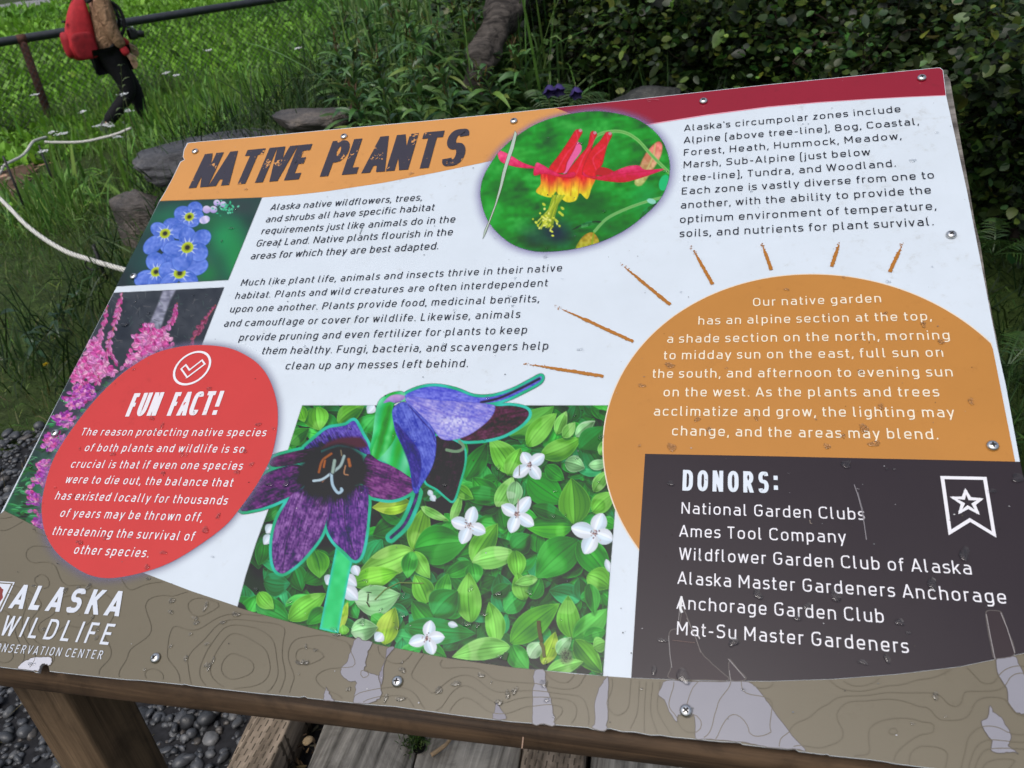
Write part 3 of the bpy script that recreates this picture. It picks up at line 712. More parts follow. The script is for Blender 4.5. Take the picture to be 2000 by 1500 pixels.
dogwood(oC, (40, 1020), [(142, 882), (170, 1108), (-10, 1165), (-80, 950)], 58)
dogwood(oB, (1665, 1110), [(1704, 958), (1795, 1160), (1606, 1250), (1525, 1068)], 60)
dogwood(oC, (650, 1165), [(708, 1010), (790, 1222), (566, 1330), (462, 1122)], 74)
dogwood(oG, (1340, 485), [(1368, 348), (1475, 478), (1385, 615), (1196, 528)], 58)
for oo, b_, t_, hw in [(oG, (680, 10), (790, 80), 60), (oG, (690, 90), (800, 190), 60), (oG, (600, 0), (550, 70), 50), (oB, (760, 1420), (800, 1500), 40), (oG, (1500, 372), (1580, 392), 26), (oC, (735, 1370), (770, 1480), 26), (oB, (135, 1100), (80, 1170), 42), (oB, (120, 1180), (60, 1255), 40), (oB, (925, 165), (870, 230), 40), (oB, (1350, 830), (1380, 885), 22), (oB, (1370, 870), (1400, 920), 26), (oG, (990, 450), (930, 510), 46)]:
    gp.leaf(np.array(b_) / 4 + oo, np.array(t_) / 4 + oo, hw / 4, (220, 226, 236), (200, 216, 224), veins=1, vein=.96, mid=.07, patch=.05)
gp.blob(*cq(425, 630, oH), 13, 15, (118, 130, 104), 0, 8, .8)
for k in range(60): gp.blob(*cq(425 + rr.gauss(0, 22), 630 + rr.gauss(0, 26), oH), .9, .9, (58, 50, 56), 0, 1, .8)
mask(gp, [(590.5, 792), (1200, 792), (1204, 960), (1191, 1125), (1177.5, 1320), (1000, 1303.5), (875, 1285.5), (750, 1261.5), (625, 1231), (500, 1197), (464, 1186), (480, 1125), (500, 1062), (525, 994), (564, 875)])
# the lilies
TEAL = lambda X, Y, d: np.array([66, 186, 152]) + ((vnoise(X, Y, 24, 51) - .5) * 60)[..., None] * np.array([.4, .5, 1.1])
LW = dict(soft=1.4)
A_ = [(300, 850), (240, 930), (172, 1050), (135, 1180), (126, 1330), (148, 1440), (198, 1482), (252, 1462), (345, 1390), (435, 1290), (505, 1195), (545, 1095), (575, 1000), (640, 900), (500, 780)]
B_ = [(600, 870), (560, 1040), (556, 1130), (612, 1235), (700, 1315), (758, 1372), (800, 1370), (832, 1310), (858, 1180), (872, 1050), (880, 900), (850, 790)]
C_ = [(870, 550), (960, 600), (1060, 640), (1160, 700), (1232, 760), (1226, 832), (1150, 882), (1060, 906), (960, 896), (880, 862), (820, 720)]
Dd = [(330, 630), (150, 670), (50, 722), (-40, 820), (-120, 985), (0, 980), (90, 955), (200, 910), (330, 840), (420, 720)]
Ee = [(106, 622), (140, 575), (250, 540), (400, 508), (500, 500), (480, 580), (300, 628), (150, 650)]
F_ = [(370, 515), (470, 420), (560, 352), (650, 334), (705, 322), (765, 288), (802, 340), (832, 400), (872, 470), (890, 560), (760, 500), (650, 470), (560, 500), (470, 530)]
T1 = [(1165, 105), (1260, 42), (1400, 20), (1560, 48), (1700, 100), (1850, 100), (2000, 55), (2130, -10), (2220, -58), (2232, -40), (2200, -5), (2080, 60), (1960, 115), (1850, 145), (1700, 152), (1400, 150)]
T2 = [(1168, 112), (1250, 100), (1400, 128), (1600, 138), (1830, 158), (1870, 190), (1832, 270), (1742, 350), (1642, 410), (1520, 442), (1440, 424), (1380, 352), (1300, 262), (1200, 182)]
T3 = [(1780, 180), (1900, 175), (2000, 172), (2105, 195), (2132, 242), (2080, 312), (1990, 372), (1900, 412), (1750, 442), (1600, 436), (1640, 340)]
T4 = [(1066, 205), (1118, 150), (1182, 148), (1285, 240), (1372, 330), (1408, 430), (1402, 560), (1372, 662), (1322, 752), (1292, 795), (1262, 856), (1228, 835), (1208, 700), (1180, 560), (1100, 402), (1074, 300)]
T5 = [(1390, 420), (1520, 436), (1620, 500), (1628, 620), (1592, 762), (1545, 905), (1500, 892), (1420, 822), (1325, 758), (1370, 640)]
TAIL = spline(cr(*oB, [(1262, 850), (1232, 950), (1160, 1100), (1056, 1200)]), 8)
sm = lambda q: smooth_out(cr(*oB, q), 4)
polys = {k: sm(v) for k, v in dict(A=A_, B=B_, C=C_, D=Dd, E=Ee, F=F_, T1=T1, T2=T2, T3=T3, T4=T4, T5=T5).items()}
# stems
gp.fill(np.array([(657, 1066), (689, 1094), (682, 1125), (661, 1237), (624.5, 1229), (642, 1140)], float),
        lambda X, Y, d: np.array([70, 206, 124]) + (np.clip(1 + d / 8, 0, 1) ** 2)[..., None] * np.array([-4, -8, 74]) + ((vnoise(X, Y, 14, 52) - .5) * 26)[..., None])
for k in ('A', 'B', 'C', 'D', 'E', 'F', 'T1', 'T3', 'T5'): gp.fill(polys[k], TEAL, 1.6, 5.8 if k != 'T5' else 4.4)
gp.line(TAIL, 22, TEAL, 1.6)
gp.fill(sm([(955, 140), (1010, 90), (1080, 62), (1150, 62), (1180, 130), (1080, 160), (1075, 300), (1120, 430), (1185, 560), (1200, 730), (1010, 610), (890, 560), (912, 400), (930, 250)]),
        lambda X, Y, d: np.array([76, 196, 120]) + (np.sin(X / 7.0 + Y / 23) * 34)[..., None] * np.array([1, .4, 1.1]) + ((vnoise(X, Y, 20, 53) - .5) * 40)[..., None])
gp.fill(sm([(905, 540), (960, 380), (1020, 200), (1060, 170), (1075, 300), (1090, 420), (960, 585)]),
        lambda X, Y, d: np.array([64, 176, 84]) + (np.sin(X / 4.0 + Y / 15) * 30)[..., None] + ((vnoise(X, Y, 9, 54) - .5) * 30)[..., None])
gp.fill(sm([(995, 150), (1040, 100), (1100, 82), (1165, 95), (1150, 125), (1090, 150), (1050, 140)]), grad((196, 160, 208), (150, 130, 200), 770, 790, 24, 55))
def petal(c_dark, c_light, cx, cy, ang, seed, throat=False):
    c0, c1 = np.array(c_dark, float), np.array(c_light, float)
    def f(X, Y, d):
        u, v = (X - cx) * math.cos(ang) + (Y - cy) * math.sin(ang), -(X - cx) * math.sin(ang) + (Y - cy) * math.cos(ang)
        n1 = vnoise(u * .35 + 200, v * 1.9 + 200, 4, seed); n2 = vnoise(X, Y, 11, seed + 1); n3 = vnoise(X, Y, 3.2, seed + 2)
        t = np.clip(.02 + .45 * n2 + .55 * n1 + .5 * (n3 - .5) - .25 * np.exp(-(v / 4.0) ** 2), 0, 1)[..., None]
        out = c0 + (c1 - c0) * t - (np.clip(2 + d, 0, 2) * 9)[..., None]
        if throat:
            rad = np.hypot((X - 646) / 1.12, Y - 918) + (vnoise(u * .5 + 90, v * 2.2 + 90, 4, seed + 7) - .5) * 30
            k_ = np.clip((76 - rad) / 36, 0, 1)[..., None]; out = out * (1 - k_) + np.array([48, 44, 52]) * k_
        return out
    return f
gp.fill(polys['F'], petal((72, 56, 140), (134, 122, 210), 660, 850, 1.0, 60, True))
gp.fill(polys['E'], petal((74, 44, 78), (128, 76, 120), 580, 900, -.2, 61, True))
gp.fill(polys['D'], petal((54, 32, 70), (140, 86, 146), 540, 955, -.35, 62, True))
gp.fill(polys['C'], petal((74, 40, 86), (156, 98, 156), 760, 935, .3, 63, True))
gp.fill(polys['A'], petal((62, 36, 88), (164, 120, 184), 585, 1040, 1.85, 64, True))
gp.fill(polys['B'], petal((56, 34, 92), (154, 108, 184), 680, 1020, 1.5, 65, True))
gp.line(spline(cr(*oB, [(690, 880), (700, 1100), (775, 1340)]), 8), 1.4, (44, 28, 60), 2, .8)
gp.line(spline(cr(*oB, [(620, 880), (585, 1000), (565, 1100)]), 8), 2.5, (40, 28, 56), 4, .7)
gp.line(spline(cr(*oB, [(330, 900), (250, 1200), (210, 1450)]), 8), 1.4, (52, 30, 70), 3, .7)
gp.line(spline(cr(*oB, [(890, 640), (1040, 720), (1220, 790)]), 8), 1.4, (60, 34, 72), 3, .7)
gp.fill(sm([(500, 520), (560, 460), (650, 425), (760, 415), (830, 425), (868, 490), (760, 500), (640, 480)]), (92, 60, 74), 6)
gp.fill(sm([(430, 560), (560, 500), (660, 475), (770, 500), (850, 580), (860, 700), (800, 800), (700, 850), (580, 850), (470, 860), (380, 830), (340, 700), (370, 610)]), lambda X, Y, d: np.array([48, 45, 52]) + ((vnoise(X, Y * 2, 8, 58) - .5) * 16)[..., None], 12, 0, .9)
for k in range(150):
    a = rr.choice([rr.uniform(.9, 2.3), rr.uniform(2.3, 3.5), rr.uniform(-.25, .5)])
    r0, r1 = rr.uniform(20, 34), rr.uniform(44, 78)
    cx_, cy_ = 500 + 600 / 4, 750 + 690 / 4
    gp.line([(cx_ + r0 * 1.1 * math.cos(a), cy_ + r0 * math.sin(a)), (cx_ + r1 * 1.1 * math.cos(a + .03), cy_ + r1 * math.sin(a + .03))], [4.5, .4], (48, 38, 54), 3, .38)
for w_, c_, pts in [(5, (150, 96, 60), [(590, 545), (520, 600), (492, 690)]), (4.5, (160, 100, 56), [(540, 600), (530, 650)]), (6.5, (156, 100, 62), [(725, 590), (735, 640)]), (3, (170, 130, 100), [(700, 640), (690, 700), (720, 712)]), (3, (150, 110, 90), [(560, 720), (520, 765)]), (3, (130, 120, 100), [(665, 520), (670, 560)]),
                    (6, (150, 170, 168), [(690, 565), (660, 640), (600, 690)]), (5, (176, 196, 204), [(600, 690), (520, 745), (450, 758)]), (6, (160, 186, 200), [(590, 705), (600, 790), (640, 850), (672, 835), (668, 820)]), (7, (140, 160, 150), [(615, 600), (600, 690)])]:
    q = spline(cr(*oB, pts), 6)
    gp.line(q, w_ + 1.6, (58, 56, 64)); gp.line(q, w_, lambda X, Y, d, c_=c_: np.array(c_) + (-d * 9)[..., None] - 12)
gp.fill(polys['T3'], petal((58, 36, 52), (116, 76, 96), 960, 830, -.2, 66))
gp.line(TAIL, 6.5, petal((58, 40, 84), (110, 80, 140), 790, 1010, 2.0, 67))
gp.fill(polys['T5'], petal((42, 34, 48), (84, 58, 78), 880, 910, 1.9, 68))
gp.line(spline(cr(*oB, [(1590, 450), (1622, 490), (1600, 520), (1550, 528), (1490, 516)]), 6), 6, (120, 150, 120))
gp.fill(polys['T1'], petal((84, 88, 200), (144, 148, 236), 900, 765, .1, 69))
gp.line(spline(cr(*oB, [(1760, 145), (1900, 112), (2060, 40), (2215, -40)]), 8), 4.5, (66, 40, 60), 3)
gp.fill(polys['T2'], petal((104, 104, 206), (186, 178, 230), 880, 800, .35, 70))
q = polys['T2']
w_ = gp.win(820, 785, 960, 865); Xw, Yw = gp.X[w_], gp.Y[w_]
k = (np.exp(-(((Xw - 888) / 36) ** 2 + ((Yw - 826) / 22) ** 2)) * (vnoise(Xw, Yw, 3.4, 71) * 1.6 - .2)).clip(0, 1) * inpoly(q, Xw, Yw)
gp.put(w_, k * .8, np.array([226, 226, 244]))
gp.line(spline(cr(*oB, [(1200, 130), (1400, 210), (1640, 260), (1830, 220)]), 8), 2, (104, 92, 190), 4, .6)
gp.fill(polys['T4'], petal((66, 72, 168), (120, 132, 220), 806, 870, 1.2, 72))
gp.fill(sm([(1085, 300), (1180, 400), (1270, 520), (1290, 640), (1270, 780), (1232, 800), (1200, 640), (1130, 450)]), petal((48, 42, 104), (90, 84, 168), 806, 870, 1.2, 73), 4)
gp.line(spline(cr(*oB, [(1190, 165), (1300, 290), (1372, 370), (1400, 450)]), 8), 2, (58, 46, 110), 2.5, .7)
gp.build('bunchberry_and_lily_picture', .0004)
# ================================================================== lettering: a monoline stroke alphabet
def rpath(pts, r, closed=False, n=5):
    """polyline with rounded corners; a point may carry its own radius as third value"""
    P = [np.array(p[:2], float) for p in pts]; R = [p[2] if len(p) > 2 else r for p in pts]
    m = len(P); out = []
    for k in range(m):
        if not closed and k in (0, m - 1): out.append(P[k]); continue
        a, b, c = P[k - 1], P[k], P[(k + 1) % m]
        la, lc = np.linalg.norm(a - b), np.linalg.norm(c - b)
        q = min(R[k], la * .499, lc * .499)
        if q < 1e-3: out.append(b); continue
        p0, p1 = b + (a - b) / la * q, b + (c - b) / lc * q
        u0, u1 = (b - a) / la, (c - b) / lc
        for t in np.linspace(0, 1, n + 1):
            # superelliptic corner: a cubic with long handles
            h = .56 * q
            out.append((1 - t) ** 3 * p0 + 3 * (1 - t) ** 2 * t * (p0 + u0 * h) + 3 * (1 - t) * t * t * (p1 - u1 * h) + t ** 3 * p1)
    o = [out[0]]
    for p in out[1:]:
        if np.linalg.norm(p - o[-1]) > 1e-4: o.append(p)
    if closed and np.linalg.norm(o[0] - o[-1]) < 1e-4: o.pop()
    return np.array(o)
XH = .73
def glyph(ch, h, heavy=False):
    """-> list of (points, closed), advance. h = half the stroke; cap height 1, baseline 0"""
    b, x, c, d = h, XH - h, 1 - h, -.26 + h
    w = .44; r = .2; tw = .54 if h < .08 else .86; S_ = lambda *p, r=r, cl=False: (rpath(p, r, cl), cl); D_ = lambda *p: [(np.array(p[i:i + 2], float), 'H') for i in range(len(p) - 1)]
    bowl = lambda x0, w_, y0, y1, r=r: (rpath([(x0, y0), (x0 + w_, y0), (x0 + w_, y1), (x0, y1)], r, True), True)
    dot = (np.array([(0, XH + .16), (0, XH + .16 + 2.2 * h)]), False)
    L = {
     'a': ([S_((.05, x), (w, x), (w, 0), r=.19), S_((w, .42), (0, .42), (0, b), (w, b), r=.19)], w),
     'b': ([S_((0, 0), (0, 1)), bowl(0, w, b, x)], w), 'd': ([S_((w, 0), (w, 1)), bowl(0, w, b, x)], w),
     'c': ([S_((w - .02, x - .1), (w - .06, x), (0, x), (0, b), (w - .06, b), (w - .02, b + .1), r=.2)], w - .03),
     'e': ([S_((w - .02, b + .1), (w - .05, b), (0, b), (0, x), (w, x), (w, .35, 0), (0, .35), r=.2)], w),
     'f': ([S_((.32, c), (.1, c), (.1, 0), r=.16), S_((-.02, x), (.29, x))], .27),
     'g': ([bowl(0, w, b, x), S_((w, XH), (w, d), (.04, d), r=.19)], w),
     'h': ([S_((0, 0), (0, 1)), S_((0, .4), (0, x), (w, x), (w, 0))], w),
     'i': ([S_((0, 0), (0, XH)), dot], 0.0), 'j': ([S_((0, XH), (0, d), (-.15, d), r=.14), dot], 0.0),
     'k': ([S_((0, 0), (0, 1))] + D_((0, .26), (.39, XH)) + D_((.14, .42), (.42, 0)), .40),
     'l': ([S_((0, 1), (0, b), (.14, b), r=.12)], .12),
     'm': ([S_((0, 0), (0, XH)), S_((0, .4), (0, x), (.38, x), (.38, 0), r=.18), S_((.38, .4), (.38, x), (.76, x), (.76, 0), r=.18)], .76),
     'n': ([S_((0, 0), (0, XH)), S_((0, .4), (0, x), (w, x), (w, 0))], w), 'o': ([bowl(0, w + .01, b, x, .21)], w + .01),
     'p': ([S_((0, -.26), (0, XH)), bowl(0, w, b, x)], w), 'q': ([S_((w, -.26), (w, XH)), bowl(0, w, b, x)], w),
     'r': ([S_((0, 0), (0, XH)), S_((0, .38), (0, x), (.27, x), r=.18)], .19),
     's': ([S_((.37, x - .07), (.34, x), (0, x), (0, .375), (.38, .375), (.38, b), (.02, b), (-.01, b + .07), r=.165)], .38),
     't': ([S_((.1, .94), (.1, b), (.3, b), r=.15), S_((-.02, x), (.29, x))], .27),
     'u': ([S_((w, 0), (w, XH)), S_((w, .33), (w, b), (0, b), (0, XH))], w),
     'v': (D_((0, XH), (.22, 0), (.44, XH)), .44), 'w': (D_((0, XH), (.17, 0), (.35, XH), (.53, 0), (.70, XH)), .70),
     'x': (D_((0, 0), (.42, XH)) + D_((0, XH), (.42, 0)), .42), 'y': (D_((0, XH), (.23, 0.0)) + D_((.46, XH), (.14, -.26)), .46),
     'z': ([S_((.02, x), (.38, x, 0), (0.0, b, 0), (.4, b), r=.01)], .39),
     ',': ([(np.array([(.02, 2.1 * h), (-.05, -.16)]), False)], .0), '.': ([(np.array([(0, 0), (0, 2.3 * h)]), False)], .0),
     "'": ([(np.array([(0, 1), (0, .78)]), False)], .0), '-': ([S_((0, .38), (.32, .38))], .32),
     '(': ([S_((.16, 1.08), (0, 1.08), (0, -.2), (.16, -.2), r=.12)], .12), ')': ([S_((0, 1.08), (.16, 1.08), (.16, -.2), (0, -.2), r=.12)], .16),
     'A': (D_((0, 0), (.31, 1)) + D_((.31, 1), (.62, 0)) + [S_((.09, .27), (.53, .27))], .62),
     'B': ([bowl(0, .5, .53, c), bowl(0, .54, b, .53)], .54),
     'C': ([S_((.53, c - .14), (.5, c), (0, c), (0, b), (.5, b), (.53, b + .14), r=.26)], .52), 'D': ([S_((0, b, 0), (.55, b), (.55, c), (0, c, 0), r=.27, cl=True)], .55),
     'E': ([S_((.48, b), (0, b, 0), (0, c, 0), (.48, c)), S_((0, .53), (.42, .53))], .46), 'F': ([S_((0, 0), (0, c, 0), (.47, c)), S_((0, .5), (.4, .5))], .44),
     'G': ([S_((.53, c - .13), (.5, c), (0, c), (0, b), (.54, b), (.54, .48, 0), (.3, .48), r=.26)], .54),
     'H': ([S_((0, 0), (0, 1)), S_((.55, 0), (.55, 1)), S_((0, .52), (.55, .52))], .55), 'I': ([S_((0, 0), (0, 1))], 0.0),
     'K': ([S_((0, 0), (0, 1))] + D_((0, .36), (.5, 1)) + D_((.17, .55), (.54, 0)), .52), 'L': ([S_((0, 1), (0, b, 0), (.45, b))], .43),
     'M': ([S_((0, 0), (0, 1)), S_((.68, 0), (.68, 1))] + D_((0, 1), (.34, .3), (.68, 1)), .68), 'N': ([S_((0, 0), (0, 1)), S_((.56, 0), (.56, 1))] + D_((0, 1), (.56, 0)), .56),
     'O': ([bowl(0, .56, b, c, .27)], .56), 'P': ([S_((0, 0), (0, 1)), bowl(0, .52, .46, c, .23)], .51),
     'R': ([S_((0, 0), (0, 1)), bowl(0, .5, .48, c, .23), D_((.26, .48), (.53, 0))[0]], .53),
     'S': ([S_((.48, c - .12), (.46, c), (0, c), (0, .53), (.5, .53), (.5, b), (.03, b), (0, b + .12), r=.23)], .5),
     'T': ([S_((tw / 2, 0), (tw / 2, c)), S_((0, c), (tw, c))], tw), 'U': ([S_((0, 1), (0, b), (.55, b), (.55, 1), r=.26)], .55),
     'V': (D_((0, 1), (.29, 0), (.58, 1)), .58), 'W': (D_((0, 1), (.21, 0), (.43, 1), (.65, 0), (.86, 1)), .86),
     '!': ([S_((0, 1), (0, .34)), (np.array([(0, 0), (0, .19)]), False)], .0), ':': ([(np.array([(0, .16), (0, .36)]), False), (np.array([(0, .62), (0, .82)]), False)], 0.0),
    }
    return L[ch]
GAPS = dict.fromkeys('AVWTvwxyk', .12); GAPS.update(dict.fromkeys('bdaeocghmnpqruBDEHIKLMNPRUOCGS', .17)); GAPS.update({'t': .11, 'f': .11, 'F': .14, 'z': .12, 's': .13, 'l': .18, 'i': .19, 'j': .19, ',': .15, '.': .17, "'": .13, '-': .12, '(': .14, ')': .12, '!': .2, ':': .2})
def strip(p, ht, closed):
    n = len(p)
    if closed == 'H':                                          # diagonal of a letter, cut off level
        d = p[1] - p[0]; dx = ht * np.linalg.norm(d) / abs(d[1])
        return np.array([p[0] - [dx, 0], p[1] - [dx, 0], p[0] + [dx, 0], p[1] + [dx, 0]]), np.array([[0, 2, 3, 1]])
    if closed: T0 = p - np.roll(p, 1, 0); T1 = np.roll(p, -1, 0) - p
    else:
        T1 = np.concatenate([p[1:] - p[:-1], p[-1:] - p[-2:-1]]); T0 = np.concatenate([T1[:1], T1[:-1]])
    T0 = T0 / (np.linalg.norm(T0, axis=1)[:, None] + 1e-12); T1 = T1 / (np.linalg.norm(T1, axis=1)[:, None] + 1e-12)
    n0, n1 = np.c_[-T0[:, 1], T0[:, 0]], np.c_[-T1[:, 1], T1[:, 0]]
    mt = n0 + n1; mt /= np.linalg.norm(mt, axis=1)[:, None] + 1e-12
    k = np.minimum(1 / np.maximum((mt * n1).sum(1), .3), 2.0)[:, None]
    Lf, Rt = p + mt * ht * k, p - mt * ht * k
    i = np.arange(n if closed else n - 1); j = (i + 1) % n
    return np.concatenate([Lf, Rt]), np.stack([i, i + n, j + n, j], 1)
def layout(txt, h, wsc, track, space):
    x, out = 0.0, []
    prev = 0
    for ch in txt:
        if ch == ' ': x += space; prev = 0; continue
        st, w = glyph(ch, h)
        g = GAPS.get(ch, .15) * min(1, wsc * (1.0 if wsc > .7 else .7)) + h * .6 + track * .5
        x += g
        for p, cl in st:
            q = p.copy()
            q[:, 0] = q[:, 0] * wsc + x
            out.append((q, cl))
        x += w * wsc + g
    return out, x
def text_part(name, lines, cap, h, color, slant=0.0, wsc=1.0, c=.0009, space=.34, parent=sign, mat=None, label=None, rough=0.0):
    """lines: (text, first baseline pixel, last baseline pixel); cap: cap height in metres. Letter spacing fills each measured line."""
    mb = MB()
    z = 0
    for txt, p0, p1 in lines:
        a, b = S([p0, p1]); D = b - a; Ln = np.linalg.norm(D); e = D / Ln; n = np.array([-e[1], e[0]])
        st, w0 = layout(txt, h, wsc, 0, space)
        xs = np.concatenate([q[:, 0] for q, _ in st]); lo, hi = xs.min() - h, xs.max() + h
        cnt = len(txt.replace(' ', '')) - 1
        # letter spacing first, a little of it into the widths
        need = Ln / cap - (hi - lo)
        tr = max(-.14, min(.45, need / max(cnt, 1) * .75))
        st, w0 = layout(txt, h, wsc, tr, space)
        xs = np.concatenate([q[:, 0] for q, _ in st]); lo, hi = xs.min() - h, xs.max() + h
        k = (Ln / cap) / (hi - lo)
        for q, cl in st:
            q = q.copy(); q[:, 0] = (q[:, 0] - lo) * k + slant * q[:, 1]
            V, F = strip(q, h, cl)
            if rough: V = V + rng.normal(0, rough, V.shape)
            ab = a + V[:, :1] * cap * e + V[:, 1:] * cap * n
            z = (z + 1) % 7
            mb.add(face(ab, c + z * 6e-6), [F], color)
    o = mb.build(name, mat or PRINT, parent)
    if label: o['label'] = label
    return o
def capm(p0, p1):
    """cap height in metres from a base and a top pixel, measured up the slope"""
    q = S([p0, p1]); return abs(q[1, 1] - q[0, 1])
INK, CREAM, WHT = PC((52, 56, 72)), PC((252, 240, 216)), PC((246, 244, 248))
text_part('habitat_paragraph', [
    ('Alaska native wildflowers, trees,', (527.5, 411.5), (824, 392)), ('and shrubs all have specific habitat', (518.5, 435.3), (848.5, 411.6)),
    ('requirements just like animals do in the', (510, 458.3), (888, 435)), ('Great Land. Native plants flourish in the', (500, 482.3), (883, 460)),
    ('areas for which they are best adapted.', (489, 507.3), (855.5, 487.5))], capm((536, 410.5), (535, 398.6)), .051, INK, 0)
text_part('interdependence_paragraph', [
    ('Much like plant life, animals and insects thrive in their native', (470, 559), (1097, 530.5)), ('habitat. Plants and wild creatures are often interdependent', (459, 584.5), (1070, 559.8)),
    ('upon one another. Plants provide food, medicinal benefits,', (448.5, 611), (1053, 590.5)), ('and camouflage or cover for wildlife. Likewise, animals', (437, 639), (1015.5, 621.3)),
    ('provide pruning and even fertilizer for plants to keep', (466.5, 666.5), (1028.5, 652)), ('them healthy. Fungi, bacteria, and scavengers help', (510, 692.7), (1070, 683.5)),
    ('clean up any messes left behind.', (557, 722.3), (913.5, 717.5))], capm((474, 558.5), (473, 546)), .051, INK, 0)
text_part('zones_paragraph', [
    ("Alaska's circumpolar zones include", (1336, 257), (1759, 219.5)), ('Alpine (above tree-line), Bog, Coastal,', (1335.3, 280.6), (1795, 244)),
    ('Forest, Heath, Hummock, Meadow,', (1335.5, 305), (1761, 272.5)), ('Marsh, Sub-Alpine (just below', (1335, 329), (1700, 303.8)),
    ('tree-line), Tundra, and Woodland.', (1332, 355), (1749.5, 326.2)), ('Each zone is vastly diverse from one to', (1331.5, 380.8), (1824.5, 349.2)),
    ('another, with the ability to provide the', (1329.5, 408.2), (1818.5, 378.6)), ('optimum environment of temperature,', (1328, 436.3), (1829, 410)),
    ('soils, and nutrients for plant survival.', (1327, 464), (1823.5, 440.8))], capm((1338, 257), (1339, 245)), .053, INK, 0, 1.02)
text_part('garden_paragraph', [
    ('Our native garden', (1471, 599), (1721, 591.3)), ('has an alpine section at the top,', (1364, 635), (1820, 626.5)), ('a shade section on the north, morning', (1303, 670.7), (1855, 664)),
    ('to midday sun on the east, full sun on', (1295, 703), (1842.5, 697.8)), ('the south, and afternoon to evening sun', (1273, 739), (1861, 736.2)), ('on the west. As the plants and trees', (1296, 775.2), (1835, 775.5)),
    ('acclimatize and grow, the lighting may', (1277, 812.7), (1865, 816)), ('change, and the areas may blend.', (1312.5, 851.2), (1832.5, 859))], capm((1478, 599), (1478, 583)), .056, CREAM, 0, 1.02)
text_part('fun_fact_paragraph', [
    ('The reason protecting native species', (157, 851), (519, 852.8)), ('of both plants and wildlife is so', (165, 882), (475.5, 885.2)), ('crucial is that if even one species', (138, 914), (473, 918.3)),
    ('were to die out, the balance that', (127, 944), (454.5, 951.3)), ('has existed locally for thousands', (107.5, 976), (443.5, 986.5)), ('of years may be thrown off,', (117, 1010), (395, 1019)),
    ('threatening the survival of', (101, 1045), (379, 1057)), ('other species.', (144, 1082), (290, 1089.3))], capm((163, 851), (163, 836.3)), .058, WHT, 0, .94)
text_part('donor_list', [
    ('National Garden Clubs', (1331, 1003.7), (1689.5, 1016.5)), ('Ames Tool Company', (1326.5, 1048.7), (1653, 1061.2)), ('Wildflower Garden Club of Alaska', (1326, 1093.7), (1898, 1123)),
    ('Alaska Master Gardeners Anchorage', (1323, 1141), (1966, 1180)), ('Anchorage Garden Club', (1321, 1189.5), (1726.5, 1217.3)), ('Mat-Su Master Gardeners', (1322, 1240), (1775.5, 1276.5))],
    capm((1333, 1003.7), (1333, 981.5)), .052, WHT)
tcol = PC((80, 77, 84))
TMAT = worn_mat('worn_title_print', tcol, HORANGE, .70)
for wd_ in (('NATIVE', (369, 368.5), (592, 350.3)), ('PLANTS', (625, 346), (903, 323.2))):
    text_part('title_word', [wd_], capm((380, 367), (380, 303)), .09, tcol, 0, .5, space=.3,
          mat=TMAT)
fcol = PC((240, 236, 240))
text_part('fun_fact_heading', [('FUN', (245, 814.5), (305, 812.5)), ('FACT!', (326, 813), (423, 811))], capm((256, 814.5), (256, 769)), .086, fcol, 0, .38, c=.001,
          mat=worn_mat('worn_heading_print', fcol, PC((214, 86, 84)), .735))
dcol = PC((228, 236, 244))
text_part('donor_heading', [('DONORS:', (1332.5, 959), (1520, 964.5))], capm((1340, 959), (1340, 918.5)), .083, dcol, 0, .46, c=.001,
          mat=worn_mat('worn_donor_print', dcol, PC((72, 68, 74)), .71))
lg = PC((226, 231, 240))
text_part('logo_lettering', [('ALASKA', (17, 1188), (233, 1204.3))], capm((100, 1194.5), (100, 1146)), .1, lg, 0, .84)
text_part('logo_lettering', [('WILDLIFE', (-2, 1241), (214, 1260.3))], capm((100, 1250), (100, 1209)), .065, lg, 0, .86)
text_part('logo_lettering', [('CONSERVATION CENTER', (-21, 1272), (198.5, 1288)),], capm((100, 1280), (100, 1263)), .055, lg, 0, .84)

# ---- line icons
def icon(name, paths, width, color, c=.0011, parent=sign):
    """paths: (pixel points, closed); width in metres"""
    mb = MB()
    for z, (p, cl) in enumerate(paths):
        q = S(p)
        V, F = strip(q, width / 2, cl)
        mb.add(face(V, c + z * 8e-6), [F], color)
        if not cl: pass
        else:
            for a in q[::1] if len(q) < 14 else []:
                t = np.linspace(0, 2 * np.pi, 10, endpoint=False)
                mb.add(face(a + width / 2 * np.c_[np.cos(t), np.sin(t)], c + 5e-5 + z * 8e-6), [np.arange(10)[None]], color)
    return mb.build(name, PRINT, parent)
icW = .0030
ck = S([(376, 719.5)])[0]; rk = .5 * np.linalg.norm(np.diff(S([(342.5, 722), (409.5, 716.5)]), axis=0))
t = np.linspace(0, 2 * np.pi, 64, endpoint=False)
V, F = strip(ck + rk * np.c_[np.cos(t), np.sin(t)], .0015, True)
mb = MB(); mb.add(face(V, .0011), [F], WHT)
V, F = strip(S(cr(0, 375, [(1420, 1386), (1455, 1354), (1484, 1394), (1582, 1318), (1604, 1348), (1466, 1452)])), .0011, True)
mb.add(face(V, .00112), [F], WHT)
mb.build('check_mark_icon', PRINT, sign)
icon('ribbon_icon', [(cr(1500, 750, [(1360, 735), (1692, 742), (1764, 1180), (1576, 1066), (1420, 1163)]), True),
                     (cr(1500, 750, [(1542, 842), (1574, 900), (1655, 906), (1604, 944), (1632, 1006), (1560, 966), (1500, 1002), (1520, 940), (1447, 894), (1524, 896)]), True)], .0030, WHT)
